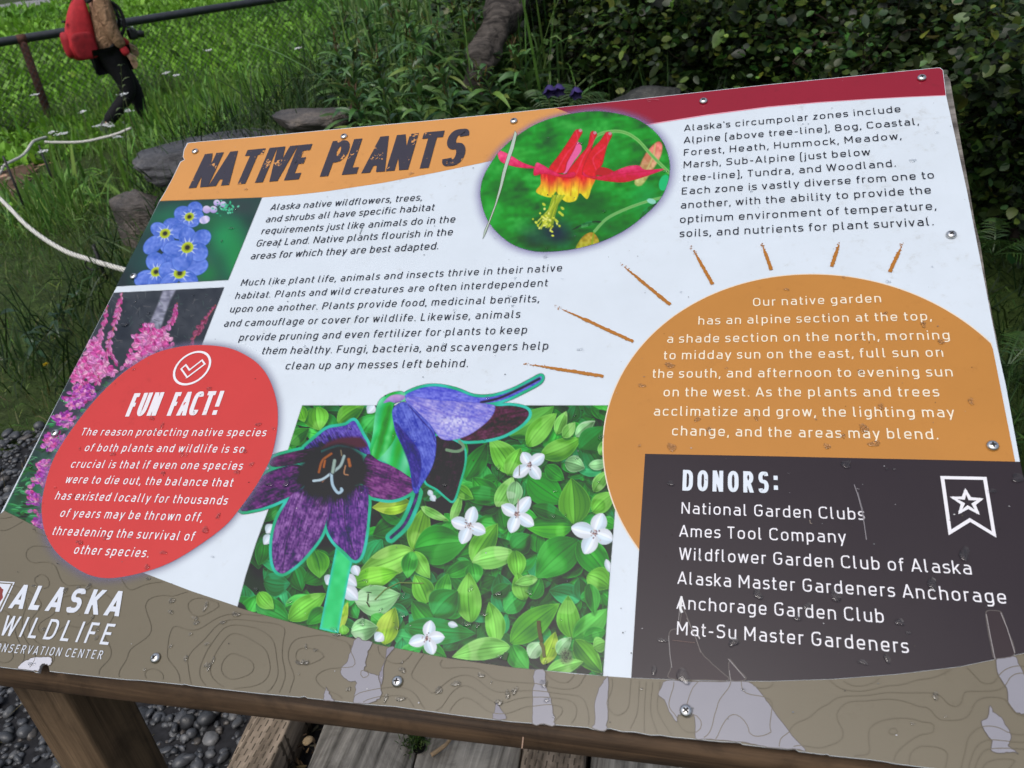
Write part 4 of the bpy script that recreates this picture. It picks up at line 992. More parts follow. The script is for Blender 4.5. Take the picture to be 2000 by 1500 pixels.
# the logo's framed emblem, mostly outside the picture: white square with a rust red leaf-like mark
part('logo_frame', S([(-62, 1132), (30, 1137.5), (3, 1196), (-92, 1190)]), .0008, lg)
part('logo_frame_gap', S([(-58, 1134.5), (26.5, 1139.5), (1, 1193.5), (-86, 1187.5)]), .00084, BROWN)
part('logo_square', S([(-54, 1137), (22.5, 1141.5), (-1.5, 1190.5), (-80, 1185)]), .00088, lg)
part('logo_emblem', S([(2, 1146), (5, 1150), (8, 1152), (6, 1160), (7, 1168), (1, 1176), (-8, 1178), (-20, 1172), (-22, 1160), (-10, 1152)]), .00092, PC((150, 84, 80)))

# ---- sun rays, chalk strokes with ragged edges
RAY = PC((186, 128, 72))
for p0, p1 in [((1355, 490), (1392, 556)), ((1490, 481), (1506.5, 528)), ((1638, 480), (1624, 521.5)), ((1760.5, 482), (1737.5, 532)), ((1219, 521.5), (1309, 596)), ((1094, 602.5), (1237, 668)), ((1037, 713), (1179, 735.5))]:
    q = S([p0, p1]); L = np.linalg.norm(q[1] - q[0]); n = 46
    e = (q[1] - q[0]) / L; nn = np.array([-e[1], e[0]])
    tt = np.linspace(0, 1, n)
    hw = .0019 * np.clip(tt * 2.4 + .12, 0, 1)
    up = q[0] + tt[:, None] * L * e + (hw + rng.normal(0, .0003, n))[:, None] * nn
    dn = q[0] + tt[:, None] * L * e - (hw + rng.normal(0, .0003, n))[:, None] * nn
    i = np.arange(n - 1)
    mb = MB(); mb.add(face(np.concatenate([up, dn]), .0008), [np.stack([i, i + n, i + n + 1, i + 1], 1)], RAY)
    for k in range(18):                                     # chalk crumbs at the faint end
        cpt = q[0] + (rng.uniform(-.14, .3)) * L * e * min(1, .03 / L * 2) + rng.normal(0, .0011) * nn
        s_ = rng.uniform(.0003, .0008)
        mb.add(face(cpt + s_ * np.array([[-1, -.6], [1, -.8], [.7, .9], [-.8, .7]]), .00085), [np.arange(4)[None]], RAY)
    mb.build('sun_ray', PRINT, sign)

# ---- map contour lines on the brown band
LC = PC((121, 114, 100))
x0, x1, y0, y1, stp = -60, 2080, 996, 1524, 7
X, Y = np.meshgrid(np.arange(x0, x1, stp), np.arange(y0, y1, stp))
fld = vnoise(X + 300, Y * 1.35 + 200, 150, 81) + .45 * vnoise(X + 500, Y * 1.3, 64, 82)
bp = np.concatenate([np.array(BT, float), np.array([(2108, 1490), (2111, 1523)], float), np.array(BOTE, float) - [0, 2], np.array([(-142, 1283), (-60, 1122), (0, 1004)], float)])
segs = []
for lev in np.arange(.22, 1.3, .15):
    s_ = fld - lev
    for jy in range(s_.shape[0] - 1):
        sg = np.signbit(s_[jy:jy + 2])
        mixed = np.nonzero(sg[0, :-1] + 2 * sg[0, 1:] + 4 * sg[1, :-1] + 8 * sg[1, 1:])[0]
        for ix in mixed:
            v = [s_[jy, ix], s_[jy, ix + 1], s_[jy + 1, ix + 1], s_[jy + 1, ix]]
            cs = [(X[jy, ix], Y[jy, ix]), (X[jy, ix + 1], Y[jy, ix + 1]), (X[jy + 1, ix + 1], Y[jy + 1, ix + 1]), (X[jy + 1, ix], Y[jy + 1, ix])]
            pt = []
            for k in range(4):
                a, b = v[k], v[(k + 1) % 4]
                if (a < 0) != (b < 0):
                    t = a / (a - b); pt.append((cs[k][0] + (cs[(k + 1) % 4][0] - cs[k][0]) * t, cs[k][1] + (cs[(k + 1) % 4][1] - cs[k][1]) * t))
            if len(pt) == 2: segs.append((pt[0], pt[1], lev))
sa = np.array([s_[0] for s_ in segs]); sb = np.array([s_[1] for s_ in segs])
mid = (sa + sb) / 2
ok = inpoly(bp, mid[:, 0], mid[:, 1]) & ~inpoly(BLOB, mid[:, 0], mid[:, 1]) & (pdist(bp, mid[:, 0], mid[:, 1]) > 3)
sa, sb = S(sa[ok]), S(sb[ok])
e = sb - sa; e /= np.linalg.norm(e, axis=1)[:, None] + 1e-12; nn = np.c_[-e[:, 1], e[:, 0]] * .0003
V = np.stack([sa + nn - e * 1e-4, sa - nn - e * 1e-4, sb - nn + e * 1e-4, sb + nn + e * 1e-4], 1).reshape(-1, 2)
zz = np.repeat(.00085 + (np.arange(len(sa)) % 5) * 5e-6, 4)
mesh_obj('contour_lines', face(V, zz), [np.arange(len(V)).reshape(-1, 4)], PRINT, sign, LC)

# ---- where the film has peeled away, tears and scratches
PEEL = PC((154, 153, 161))
G_, H_, I_ = (500, 1125), (1000, 1125), (1500, 1125)
def ragged(pts, amp=.5, n=4):
    q = spline(pts, n, True); return q + rng.normal(0, amp, q.shape)
def peel(o, pts, col=PEEL, c=.00075, amp=.7, name='peeled_patch'):
    q = S(ragged(cr(*o, pts), amp))
    ob = part(name, q, c, col)
    mb = MB(); V, F = strip(q, .00030, True); mb.add(face(V, c + .00002), [F], PC((112, 107, 104)))
    mb.build('torn_edge', PRINT, ob)
    return ob
peel(G_, [(785, 490), (850, 505), (912, 518), (880, 590), (855, 700), (852, 745), (920, 765), (965, 790), (975, 860), (985, 920), (950, 965), (880, 998), (800, 994), (765, 985), (780, 890), (783, 826), (722, 820), (670, 768), (670, 720), (715, 672), (742, 595)])
peel(G_, [(1085, 560), (1030, 620), (1003, 700), (985, 850), (962, 790), (985, 720), (1015, 630), (1030, 560)], PC((140, 137, 148)))
peel(G_, [(550, 872), (575, 920), (600, 962), (608, 976), (532, 968), (540, 915)])
peel(G_, [(1880, 992), (1930, 1060), (1950, 1120), (1852, 1112), (1866, 1045)], PC((138, 136, 146)))
peel(H_, [(175, 742), (262, 745), (264, 860), (300, 940), (318, 1040), (335, 1160), (250, 1158), (162, 1150), (166, 1050), (160, 950), (172, 850)])
peel(H_, [(745, 788), (756, 880), (750, 1000), (746, 1100), (735, 1205), (680, 1202), (628, 1190), (650, 1140), (646, 1020), (680, 880), (710, 830)])
big = list(cr(*H_, [(1208, 818), (1350, 822), (1500, 825), (1700, 827), (1850, 828), (1960, 930)])) + list(cr(*I_, [(5, 1000), (100, 1130), (190, 1250), (268, 1332), (292, 1372), (220, 1352), (150, 1350), (0, 1340)])) + list(cr(*H_, [(1900, 1320), (1800, 1300), (1640, 1285), (1520, 1278), (1436, 1270), (1432, 1170), (1420, 1085), (1380, 1110), (1300, 1085), (1286, 1140), (1232, 1060), (1190, 970), (1142, 930), (1162, 880)]))
q = S(ragged(big, .5, 3)); ob = part('peeled_patch', q, .00075, PEEL)
mb = MB(); V, F = strip(q, .0003, True); mb.add(face(V, .00077), [F], PC((110, 105, 102))); mb.build('torn_edge', PRINT, ob)
peel(I_, [(1780, 658), (1850, 645), (1925, 632), (1962, 700), (2010, 790), (2060, 900), (2070, 1020), (2020, 1076), (1940, 1066), (1882, 1000), (1862, 880), (1802, 780)])
peel(I_, [(1732, 1012), (1760, 1060), (1820, 1112), (1880, 1210), (1895, 1270), (1876, 1320), (1910, 1358), (1955, 1390), (1900, 1375), (1820, 1385), (1745, 1365), (1745, 1290), (1692, 1210), (1665, 1142), (1712, 1105)])
peel((0, 1125), [(142, 722), (190, 672), (260, 637), (350, 630), (402, 636), (410, 662), (400, 692), (385, 700), (350, 688), (322, 702), (308, 735), (290, 744), (215, 736)], PC((214, 214, 222)), .00078)
peel(H_, [(1330, 250), (1372, 330), (1432, 470), (1482, 600), (1600, 720), (1695, 812), (1500, 812), (1232, 800), (1246, 700), (1226, 450), (1302, 400)], PC((77, 70, 73)), .00072, .3)
peel(H_, [(1700, 655), (1765, 730), (1830, 805), (1712, 812)], PC((80, 73, 77)), .00072, .3)
peel(I_, [(1712, 275), (1770, 272), (1822, 290), (1862, 400), (1925, 608), (1776, 650), (1740, 540), (1702, 330)], PC((78, 71, 73)), .00072, .3)
# tear across the columbine picture, bare metal showing
TW = S([(1006, 256), (1010, 262), (1004, 290), (994, 318), (988, 338), (981, 366), (970, 400), (958, 432), (949, 456), (943, 468), (946, 452), (956, 430), (967, 400), (976, 366), (981, 340), (987, 318), (996, 290), (1002, 270)])
part('tear', TW, .00078, PC((186, 204, 188)))
mb = MB(); V, F = strip(TW, .00028, True); mb.add(face(V, .0008), [F], PC((110, 104, 88))); mb.build('torn_edge', PRINT, sign)
def scratch(o, pts, w, col, c=.00125):
    q = S(cr(*o, pts)); V, F = strip(q, w / 2, False)
    return face(V, c), F, PC(col)
mb = MB()
for o, pts, w, col in [((1500, 750), [(672, 790), (700, 870), (730, 980), (748, 1080), (768, 1222)], .0007, (150, 146, 150)), ((1500, 750), [(690, 820), (712, 826)], .0006, (140, 136, 140)), ((1500, 750), [(700, 850), (740, 990), (752, 1060)], .0005, (128, 124, 128)), ((1500, 750), [(325, 1065), (330, 1092), (345, 1095)], .0006, (150, 140, 130)),
                       (H_, [(1325, 170), (1315, 255), (1330, 290)], .0022, (236, 236, 236)), (H_, [(1310, 270), (1302, 350)], .0006, (150, 145, 145)), (H_, [(1225, 470), (1235, 620), (1250, 720)], .0006, (150, 146, 146)), (H_, [(1365, 330), (1430, 470), (1475, 600)], .0006, (130, 124, 122)), (H_, [(1255, 505), (1430, 525)], .0004, (130, 110, 105)),
                       (H_, [(1690, 650), (1820, 800)], .0006, (160, 156, 156)), (H_, [(1698, 740), (1708, 830)], .0006, (150, 146, 146)), (I_, [(1702, 300), (1735, 480), (1770, 650)], .0006, (165, 160, 160)), (I_, [(1815, 290), (1865, 410), (1925, 605)], .0006, (165, 160, 160)), (H_, [(1455, 470), (1468, 495)], .0008, (210, 205, 205)), (H_, [(1500, 400), (1490, 425)], .0008, (200, 196, 196)),
                       ((1000, 0), [(1055, 788), (1090, 780), (1150, 785)], .0006, (205, 130, 140)), ((1000, 0), [(1062, 800), (1085, 797)], .0005, (205, 130, 140)), ((500, 375), [(832, 285), (812, 335)], .0009, (120, 130, 130)), ((500, 375), [(180, 400), (170, 438)], .0008, (110, 112, 118)),
                       (G_, [(865, 130), (905, 132)], .0007, (64, 70, 56)), (G_, [(880, 140), (875, 200)], .0012, (96, 110, 80)), (G_, [(868, 205), (890, 245)], .0012, (84, 84, 70)), (G_, [(930, 190), (1010, 110), (1120, 55), (1310, 60)], .0010, (120, 138, 86)), (H_, [(210, 352), (212, 400), (222, 470), (235, 520)], .0035, (96, 92, 60)), (H_, [(225, 520), (245, 560), (255, 640)], .0030, (110, 110, 76)),
                       (H_, [(90, 1260), (80, 1350)], .001, (150, 120, 100)), ((1000, 750), [(60, 640), (58, 720)], .0008, (150, 150, 130)), ((1000, 750), [(50, 900), (48, 1050)], .0006, (190, 160, 150)), (G_, [(1960, 600), (1945, 660)], .004, (70, 90, 60))]:
    V, F, K = scratch(o, pts, w, col)
    mesh_obj('scratch', V, [F], PRINT, sign, K)
for k in range(240):                                        # grit and flecks
    px, py = rng.uniform(20, 1990), rng.uniform(150, 1480)
    if not inpoly(np.array(TOPE + RIGHTE + BOTE + LEFTE, float), np.array([px]), np.array([py]))[0]: continue
    ab = S([(px, py)])[0]; s_ = rng.uniform(.0003, .0009); t = np.linspace(0, 2 * np.pi, 6, endpoint=False)
    K = PC([(120, 122, 124), (96, 90, 84), (190, 190, 192), (70, 66, 64)][rng.integers(4)])
    mb.add(face(ab + s_ * np.c_[np.cos(t), np.sin(t) * rng.uniform(.4, 1)], .00127), [np.arange(6)[None]], K)
tag(mb.build('grit', PRINT, sign), kind='stuff')

# ---- screws: pan heads, the cross recess's shade laid on as a flat dark shape
STEEL = simple_mat('screw_steel', (.62, .61, .59), .24, .5, .25, 500, 0, 1.0)
DARK = simple_mat('recess_shade', (.015, .014, .013), .7, .3)
def screw(px, py, ang):
    a = S([(px, py)])[0]; rs = .0052
    prof = [(1.0, 0), (1.02, .0006), (.93, .0017), (.72, .0026), (.4, .0031), (0.02, .0032)]
    k = 20; t = np.arange(k) / k * 2 * np.pi
    V = np.concatenate([face(a + rs * r * np.c_[np.cos(t), np.sin(t)], z + .0012) for r, z in prof])
    i = np.arange(k); j = (i + 1) % k
    F = [np.concatenate([np.stack([i + q * k, j + q * k, j + q * k + k, i + q * k + k], 1) for q in range(5)]), (np.arange(k) + 5 * k)[None]]
    s_ = mesh_obj('screw', V, F, STEEL, sign, smooth=True)
    mb = MB()
    pts = []
    for q in range(4):
        b = ang + q * math.pi / 2
        for da, r in ((-.79, .2), (-.3, .52), (.3, .52)): pts.append((r * rs * math.cos(b + da), r * rs * math.sin(b + da)))
    pts = np.array(pts)
    rad = np.linalg.norm(pts, axis=1)
    mesh_obj('cross_recess_shade', face(a + pts, .0012 + .0034 - .0004 * (rad / rs > .4)), [tuple(range(12))], DARK, s_)
for k, (px, py) in enumerate([(382, 297), (672.5, 268), (1004, 238), (1374, 199), (1800, 154), (262, 541), (109, 847), (1857.5, 460), (1938, 872), (305, 1286), (777, 1332), (1340, 1389)]):
    screw(px, py, k * .77 + .2)

# ---- the wooden carcass below the panel
PLY = wood_mat('weathered_plywood', (.18, .155, .13), (.34, .31, .27), 1.0, 0)
TIMB = wood_mat('stained_timber', (.06, .036, .02), (.125, .078, .044), .8, 0, .6, .4)
POSTM = wood_mat('post_timber', (.075, .048, .026), (.14, .094, .055), .8, 2, .65, .4)
bd = np.concatenate([S([(372, 285), (1850, 139), (1857, 150), (1868, 215), (1897, 375), (1905, 425), (1916, 468), (1930, 560), (1953, 680), (1968, 772), (1985, 860), (2030, 1080)]), [[SW - .004, .02], [.02, .02]]])
nb = len(bd); i = np.arange(nb); j = (i + 1) % nb
mesh_obj('backing_board', np.concatenate([face(bd, -.0042), face(bd, -.019)]), [np.arange(nb)[None], np.arange(nb, 2 * nb)[::-1][None], np.stack([i, i + nb, j + nb, j], 1)], PLY, sign)
def prism(name, sect, x0, x1, mat):
    """section in (towards the back, up) from the panel's lower edge, swept along the sign's width"""
    YH = np.array([0, 1.0, 0])
    P = []
    for a in (x0, x1):
        e = face([[a, 0]], 0)[0]
        P.append([e + YH * y + np.array([0, 0, 1.0]) * z for y, z in sect])
    n = len(sect); V = np.concatenate(P); i = np.arange(n); j = (i + 1) % n
    return mesh_obj(name, V, [np.arange(n)[::-1][None], np.arange(n, 2 * n)[None], np.stack([i, j, j + n, i + n], 1)], mat, sign)
sl_ = math.tan(R_(26.8))
prism('front_rail', [(.010, .010 * sl_ - .024), (.022, .010 * sl_ - .024), (.13, .13 * sl_ - .024), (.13, -.045), (.04, -.052), (.012, -.0505), (.010, -.048)], -.03, SW + .01, TIMB)
prism('rear_rail', [(.56, .56 * sl_ - .026), (.69, .69 * sl_ - .026), (.69, .2), (.56, .2)], .02, SW - .02, TIMB)
for x in (-.486, .452):
    mb = MB(); mb.box(x - .039, x + .039, -.300, -.2225, -.05, .70 if x < 0 else .72)
    o = mb.build('post', POSTM, sign)
    bv = o.modifiers.new('edge', 'BEVEL'); bv.width = .004; bv.segments = 2
    mb = MB(); mb.box(x - .039, x + .039, .17, .2475, -.05, .92)
    o = mb.build('post', POSTM, sign)

# ---- rain drops lying on the panel
WATER = bpy.data.materials.new('rain_water'); WATER.use_nodes = True
b = WATER.node_tree.nodes['Principled BSDF']
b.inputs['Roughness'].default_value = .03; b.inputs['IOR'].default_value = 1.33; b.inputs['Transmission Weight'].default_value = 1.0
wn = noise_tex(WATER.node_tree, 20, 2, .5, coords(WATER.node_tree)); wr = ramp(WATER.node_tree, wn.outputs[0], [(.3, (.96, .97, .98)), (.7, (1, 1, 1))])
WATER.node_tree.links.new(wr.outputs[0], b.inputs['Base Color'])
mb = MB()
PO = np.array(TOPE + RIGHTE + BOTE + LEFTE, float)
def drop(px, py, r, el=1.0):
    a = S([(px, py)])[0]; k = 14; t = np.arange(k) / k * 2 * np.pi
    wob = 1 + .22 * np.sin(t * 2 + rng.uniform(0, 6)) + .15 * np.sin(t * 3 + rng.uniform(0, 6))
    prof = [(1.0, .0), (.94, .30), (.75, .55), (.45, .74), (.05, .82)]
    hgt = r * .2
    V = np.concatenate([face(a + (r * q * wob)[:, None] * np.c_[np.cos(t) * el, np.sin(t) / el], .00132 + z * hgt) for q, z in prof])
    i = np.arange(k); j = (i + 1) % k
    F = [np.concatenate([np.stack([i + q * k, j + q * k, j + q * k + k, i + q * k + k], 1) for q in range(4)]), (np.arange(k) + 4 * k)[None]]
    mb.add(V, F)
for px, py, r in [(1652, 908, .0042), (1987, 935, .0046), (1937, 960, .0026), (1883, 1083, .0050), (1820, 1142, .0046), (1631, 1165, .0046), (1558, 1206, .0035), (1480, 1162, .004), (1433, 1254, .0042), (1757, 1216, .0032), (1685, 1294, .0028), (1310, 945, .003), (1278, 1310, .003), (1335, 1322, .006),
                  (244, 635, .0042), (275, 634, .002), (264, 590, .002), (460, 410, .0018), (434, 472, .0022), (452, 447, .003), (527, 947, .003), (535, 838, .002), (505, 830, .003), (560, 945, .0036), (478, 882, .003), (492, 908, .0028), (464, 923, .003), (320, 925, .003), (318, 832, .003), (222, 888, .003), (144, 970, .0024), (427, 1009, .003), (402, 1036, .004), (320, 1080, .003), (157, 1060, .0034), (288, 1108, .003),
                  (1308, 715, .0042), (1312, 875, .0044), (1687, 838, .0045), (1615, 873, .003), (1707, 868, .004), (1720, 795, .003), (1803, 635, .003), (1837, 669, .003), (1896, 785, .003), (1362, 820, .003)]:
    drop(px, py, r, rng.uniform(.85, 1.3))
for k in range(190):
    px, py = rng.uniform(20, 1990), rng.uniform(240, 1470)
    if k < 60: px, py = rng.uniform(60, 1100), rng.uniform(1130, 1390)
    if not inpoly(PO, np.array([px]), np.array([py]))[0] or pdist(PO, np.array([px]), np.array([py]))[0] < 8: continue
    drop(px, py, rng.uniform(.0009, .0032) if k >= 60 else rng.uniform(.0016, .0036), rng.uniform(.7, 1.5))
tag(mb.build('rain_drops', WATER, None, True), 'clear rain drops beaded on the printed face of the sign', 'rain drops', kind='stuff')
# ================================================================== THE PLACE
def ss(t): t = np.clip(t, 0, 1); return t * t * (3 - 2 * t)
def ground(x, y):
    """height of the ground: level gravel by the sign, a raised planted bed behind it, a fall towards the path and meadow"""
    x, y = np.asarray(x, float), np.asarray(y, float)
    r = np.hypot(x, y)
    z = -.3 * ss((r - 3.6) / 4.2)
    bed = ss((x + 2.75) / .7) * ss((y - 1.25) / 1.3) * (1 - ss((y - 6.5) / 2.5)) * (1 - ss((x - 9) / 4))
    z = z + bed * (.62 + .3 * ss((r - 3.6) / 4.2))
    z = z + .03 * np.sin(x * 1.3 + 1) * np.sin(y * 1.1) * ss((r - 2.2) / 2)
    return z - 1.1 * ss((y - 14) / 60) * 0 
def gp3(x, y, dz=0.0): return np.array([x, y, float(ground(x, y)) + dz])
def drop_to(px, py):
    """where the sight line through a pixel meets the ground"""
    d = ray(px, py); t = .5
    while t < 60:
        p = CAM + d * t
        if p[2] < ground(p[0], p[1]): break
        t += .02
    return CAM + d * t

# ---------------- ground sheets
gm, gt, gb = mat_new('ground_soil_and_moss', .9, .2)
v = coords(gt); n1 = noise_tex(gt, 1.6, 8, .65, v); n2 = noise_tex(gt, 26, 6, .6, v)
r1 = ramp(gt, n1.outputs[0], [(.3, (.028, .036, .012)), (.5, (.036, .062, .014)), (.7, (.05, .085, .018))])
r2 = ramp(gt, n2.outputs[0], [(.3, (.5, .5, .5)), (.7, (1.3, 1.25, 1.2))])
mx = N(gt, 'ShaderNodeMix', data_type='RGBA', blend_type='MULTIPLY'); mx.inputs[0].default_value = 1
gt.links.new(r1.outputs[0], mx.inputs[6]); gt.links.new(r2.outputs[0], mx.inputs[7]); gt.links.new(mx.outputs[2], gb.inputs['Base Color'])
bump(gt, gb, n2.outputs[0], .8, .03)
def axis(a, b, mid0, mid1, st):
    inner = np.arange(mid0, mid1, st)
    lo = mid0 - np.geomspace(st, mid0 - a, 26)[::-1]; hi = mid1 + np.geomspace(st, b - mid1, 26)
    return np.concatenate([lo, inner, hi])
gx, gy = axis(-420, 420, -12, 10, .25), axis(-200, 620, -4, 16, .25)
GX, GY = np.meshgrid(gx, gy)
GZ = ground(GX, GY)
idx = np.arange(GX.size).reshape(GX.shape)
gq = np.stack([idx[:-1, :-1], idx[:-1, 1:], idx[1:, 1:], idx[1:, :-1]], -1).reshape(-1, 4)
tag(mesh_obj('ground', np.stack([GX.ravel(), GY.ravel(), GZ.ravel() - .01], 1), [gq], gm, None, smooth=True), kind='structure')

def sheet(name, poly, mat, dz, st=.12):
    """a patch of ground surface inside a polygon of (x, y)"""
    poly = np.asarray(poly, float)
    xs = np.arange(poly[:, 0].min(), poly[:, 0].max() + st, st); ys = np.arange(poly[:, 1].min(), poly[:, 1].max() + st, st)
    X, Y = np.meshgrid(xs, ys); ins = inpoly(poly, X, Y)
    idx = np.arange(X.size).reshape(X.shape)
    q = np.stack([idx[:-1, :-1], idx[:-1, 1:], idx[1:, 1:], idx[1:, :-1]], -1).reshape(-1, 4)
    q = q[ins.ravel()[q].all(1)]
    return tag(mesh_obj(name, np.stack([X.ravel(), Y.ravel(), ground(X, Y).ravel() + dz], 1), [q], mat, None, smooth=True), kind='structure')
GRAVP = [(-4.2, -3), (-3.3, -.6), (-2.75, .45), (-2.25, 1.02), (-1.75, 1.3), (-1.1, 1.35), (1.6, 1.2), (4, 1.0), (5, -3)]
sheet('gravel_bed', GRAVP, simple_mat('gravel_base', (.018, .018, .020), .9, .2, .5, 60), .003)
MULP = [drop_to(*p)[:2] for p in [(-260, 330), (-30, 268), (90, 262), (96, 300), (70, 352), (30, 400), (-260, 560)]]
MULP = spline(MULP, 5, True)
sheet('path', MULP, simple_mat('wood_chip_mulch', (.10, .062, .04), .9, .2, .45, 40, .8), .004, .1)
ROADP = [drop_to(*p)[:2] for p in [(-500, 40), (-100, -8), (118, -13), (118, 8), (60, 18), (-100, 42), (-500, 100)]]
sheet('road', ROADP, simple_mat('gravel_road', (.22, .22, .22), .9, .2, .15, 3), .02, .4)

# ---------------- vegetation helpers
def blades(P, D, L, Wd, droop, nseg=4, side=None, prof=None, fold=0.0):
    """n leaf strips at once -> V, quads, rows per blade.  D start direction, droop bends them down, fold lifts the edges"""
    n = len(P); t = np.linspace(0, 1, nseg + 1)
    if prof is None: prof = np.sqrt(1 - t ** 2.2) * (1 - .3 * (1 - t)); prof[-1] = .04
    L = np.broadcast_to(L, (n,)); Wd = np.broadcast_to(Wd, (n,)); droop = np.broadcast_to(droop, (n,))
    C_ = P[:, None] + L[:, None, None] * (D[:, None] * t[None, :, None] + np.array([0, 0, -1.0]) * (droop[:, None] * t[None] ** 2)[..., None])
    if side is None:
        side = np.cross(D, np.array([0, 0, 1.0])) + rng.normal(0, .25, (n, 3))
    side = side / (np.linalg.norm(side, axis=1)[:, None] + 1e-9)
    W_ = side[:, None] * (Wd[:, None] * prof[None] * .5)[..., None]
    if fold:
        nrm = np.cross(side, D); nrm /= np.linalg.norm(nrm, axis=1)[:, None] + 1e-9
        up = nrm[:, None] * (np.abs(Wd)[:, None] * prof[None] * fold)[..., None]
        V = np.stack([C_ - W_ + up, C_, C_ + W_ + up], 2); m_ = 3
    else:
        V = np.stack([C_ - W_, C_ + W_], 2); m_ = 2
    per = (nseg + 1) * m_
    b = np.arange(n)[:, None] * per
    q = []
    for k in range(nseg):
        for c_ in range(m_ - 1):
            a = k * m_ + c_; q.append([a, a + 1, a + m_ + 1, a + m_])
    Q = (b[:, :, None] + np.array(q)[None]).reshape(-1, 4)
    return V.reshape(-1, 3), Q, per
def cvar(base, n, per, amt=.25, hue=.12):
    c_ = np.asarray(base, float)
    c_ = c_[rng.integers(0, len(c_), n)] if c_.ndim == 2 else np.tile(c_, (n, 1))
    c_ = c_ * rng.lognormal(0, amt, (n, 1)) * (1 + rng.normal(0, hue, (n, 3)) * [1, .3, .8])
    return np.repeat(np.clip(c_, .002, .6), per, 0)
def unit(v): return v / (np.linalg.norm(v, axis=-1, keepdims=True) + 1e-9)
def updirs(n, spread):
    a = rng.uniform(0, 2 * np.pi, n); s_ = np.abs(rng.normal(0, spread, n))
    return unit(np.stack([np.cos(a) * s_, np.sin(a) * s_, np.ones(n)], 1))
GRASS = leaf_mat('grass_blades', .5, .35, .3, 8)
LEAF = leaf_mat('green_leaves', .42, .4, .25, 40)
SHINY = leaf_mat('glossy_leaves', .36, .45, .25, 30)
STEMM = simple_mat('plant_stems', (.07, .085, .025), .6, .4, .3, 60)
BARK = simple_mat('shrub_bark', (.03, .022, .016), .85, .2, .4, 60, .4)
PETALW = leaf_mat('white_petals', .6, .3, .2)
def kept(P, pad=120):
    """only what the photo's view (and a step to its side) can see"""
    c_ = (P - CAM) @ BW
    px, py = c_[:, 0] / c_[:, 2] * FL + 1000, c_[:, 1] / c_[:, 2] * FL + 750
    return (c_[:, 2] > .2) & (px > -pad * 3) & (px < 2000 + pad * 3) & (py > -pad * 2) & (py < 1500 + pad * 2)

# ---------------- lawn at the left, short and patchy
def lawn(n, xr, yr, hl, cols, wd, name, label, cat, spread=.5, droop=.35, excl=None, nseg=3, den=None):
    x, y = rng.uniform(*xr, n), rng.uniform(*yr, n)
    P = np.stack([x, y, ground(x, y)], 1); P = P[kept(P)]
    if excl is not None: P = P[~excl(P)]
    if den is not None: P = P[rng.random(len(P)) < den(P)]
    n = len(P)
    L = rng.uniform(*hl, n) * (.6 + .8 * vnoise(P[:, 0] + 40, P[:, 1] + 40, .8, 90))
    V, Q, per = blades(P, updirs(n, spread), L, rng.uniform(*wd, n), rng.uniform(0, droop * 2, n), nseg)
    return V, Q, cvar(cols, n, per)
def ingrav(P): return inpoly(np.array(GRAVP), P[:, 0], P[:, 1]) & (rng.random(len(P)) > .012)
def inmul(P): return inpoly(np.array(MULP), P[:, 0], P[:, 1]) & (rng.random(len(P)) > .06)
G1 = [(.075, .150, .022), (.058, .125, .018), (.10, .165, .03), (.11, .13, .04), (.045, .10, .014)]
mb = MB()
V, Q, K = lawn(30000, (-6.5, -1.2), (.3, 6), (.03, .10), G1, (.003, .007), '', '', '', .7, .5, lambda P: ingrav(P) | inmul(P)); mb.add(V, [Q], K)
V, Q, K = lawn(4500, (-5.5, -1.2), (1.2, 6), (.10, .26), G1, (.004, .008), '', '', '', .45, .5, lambda P: ingrav(P) | inmul(P) | (P[:, 1] < -.62 * P[:, 0] + .55)); mb.add(V, [Q], K)
V, Q, K = lawn(700, (-3.6, -.2), (-.3, 2), (.05, .2), [(.16, .13, .06), (.12, .10, .05)], (.002, .004), '', '', '', 1.2, .5, None); mb.add(V, [Q], K)
tag(mb.build('grass', GRASS), 'short green grass of the lawn left of the sign, thinning into the gravel', 'grass', kind='stuff')
CL0 = [far(*p, q) for p, q in [((180, 280), 8.3), ((200, 272), 8.3), ((192, 290), 7.9), ((300, 400), 4.0), ((250, 420), 4.0), ((230, 520), 3.9), ((400, 320), 4.0), ((540, 290), 4.1), ((600, 270), 4.5), ((590, 225), 3.5), ((640, 225), 3.5), ((560, 235), 3.5), ((450, 290), 3.9), ((350, 300), 3.9), ((240, 530), 3.5), ((210, 520), 3.7), ((180, 515), 3.85), ((150, 505), 4.0), ((100, 485), 4.5), ((50, 445), 4.8)]]
def nearrock(P):
    m_ = np.zeros(len(P), bool)
    for c_ in CL0:
        # between the camera and a rock or the rope: keep it low there
        t = np.linspace(.72, 1.0, 5)
        for q in t: m_ |= np.hypot(P[:, 0] - (CAM[0] + (c_[0] - CAM[0]) * q), P[:, 1] - (CAM[1] + (c_[1] - CAM[1]) * q)) < .24
    return m_ & (rng.random(len(P)) > .08)
# taller grass and herbs along the path and in front of the fence
mb = MB()
def band(P): return (P[:, 0] < -2.2) & (P[:, 1] > 3.2)
V, Q, K = lawn(26000, (-8.5, -2.2), (3.4, 9.5), (.16, .40), [(.10, .21, .03), (.13, .25, .04), (.07, .16, .024), (.16, .26, .06)], (.006, .014), '', '', '', .4, .4,
               lambda P: nearrock(P) | inmul(P) | (np.abs((P[:, 0] + 6.1) * -.753 + (P[:, 1] - 6.05) * .657 + .55) < .42) | ((P[:, 0] < -4.6) & (P[:, 1] < 5.6))); mb.add(V, [Q], K)
V, Q, K = lawn(16000, (-7.6, -2.0), (4.0, 9.5), (.22, .5), [(.12, .25, .035), (.085, .19, .034), (.15, .28, .05)], (.022, .04), '', '', '', .8, .5,
               lambda P: nearrock(P) | inmul(P) | (P[:, 0] < -5.3) & (P[:, 1] < 6.6)); mb.add(V, [Q], K)
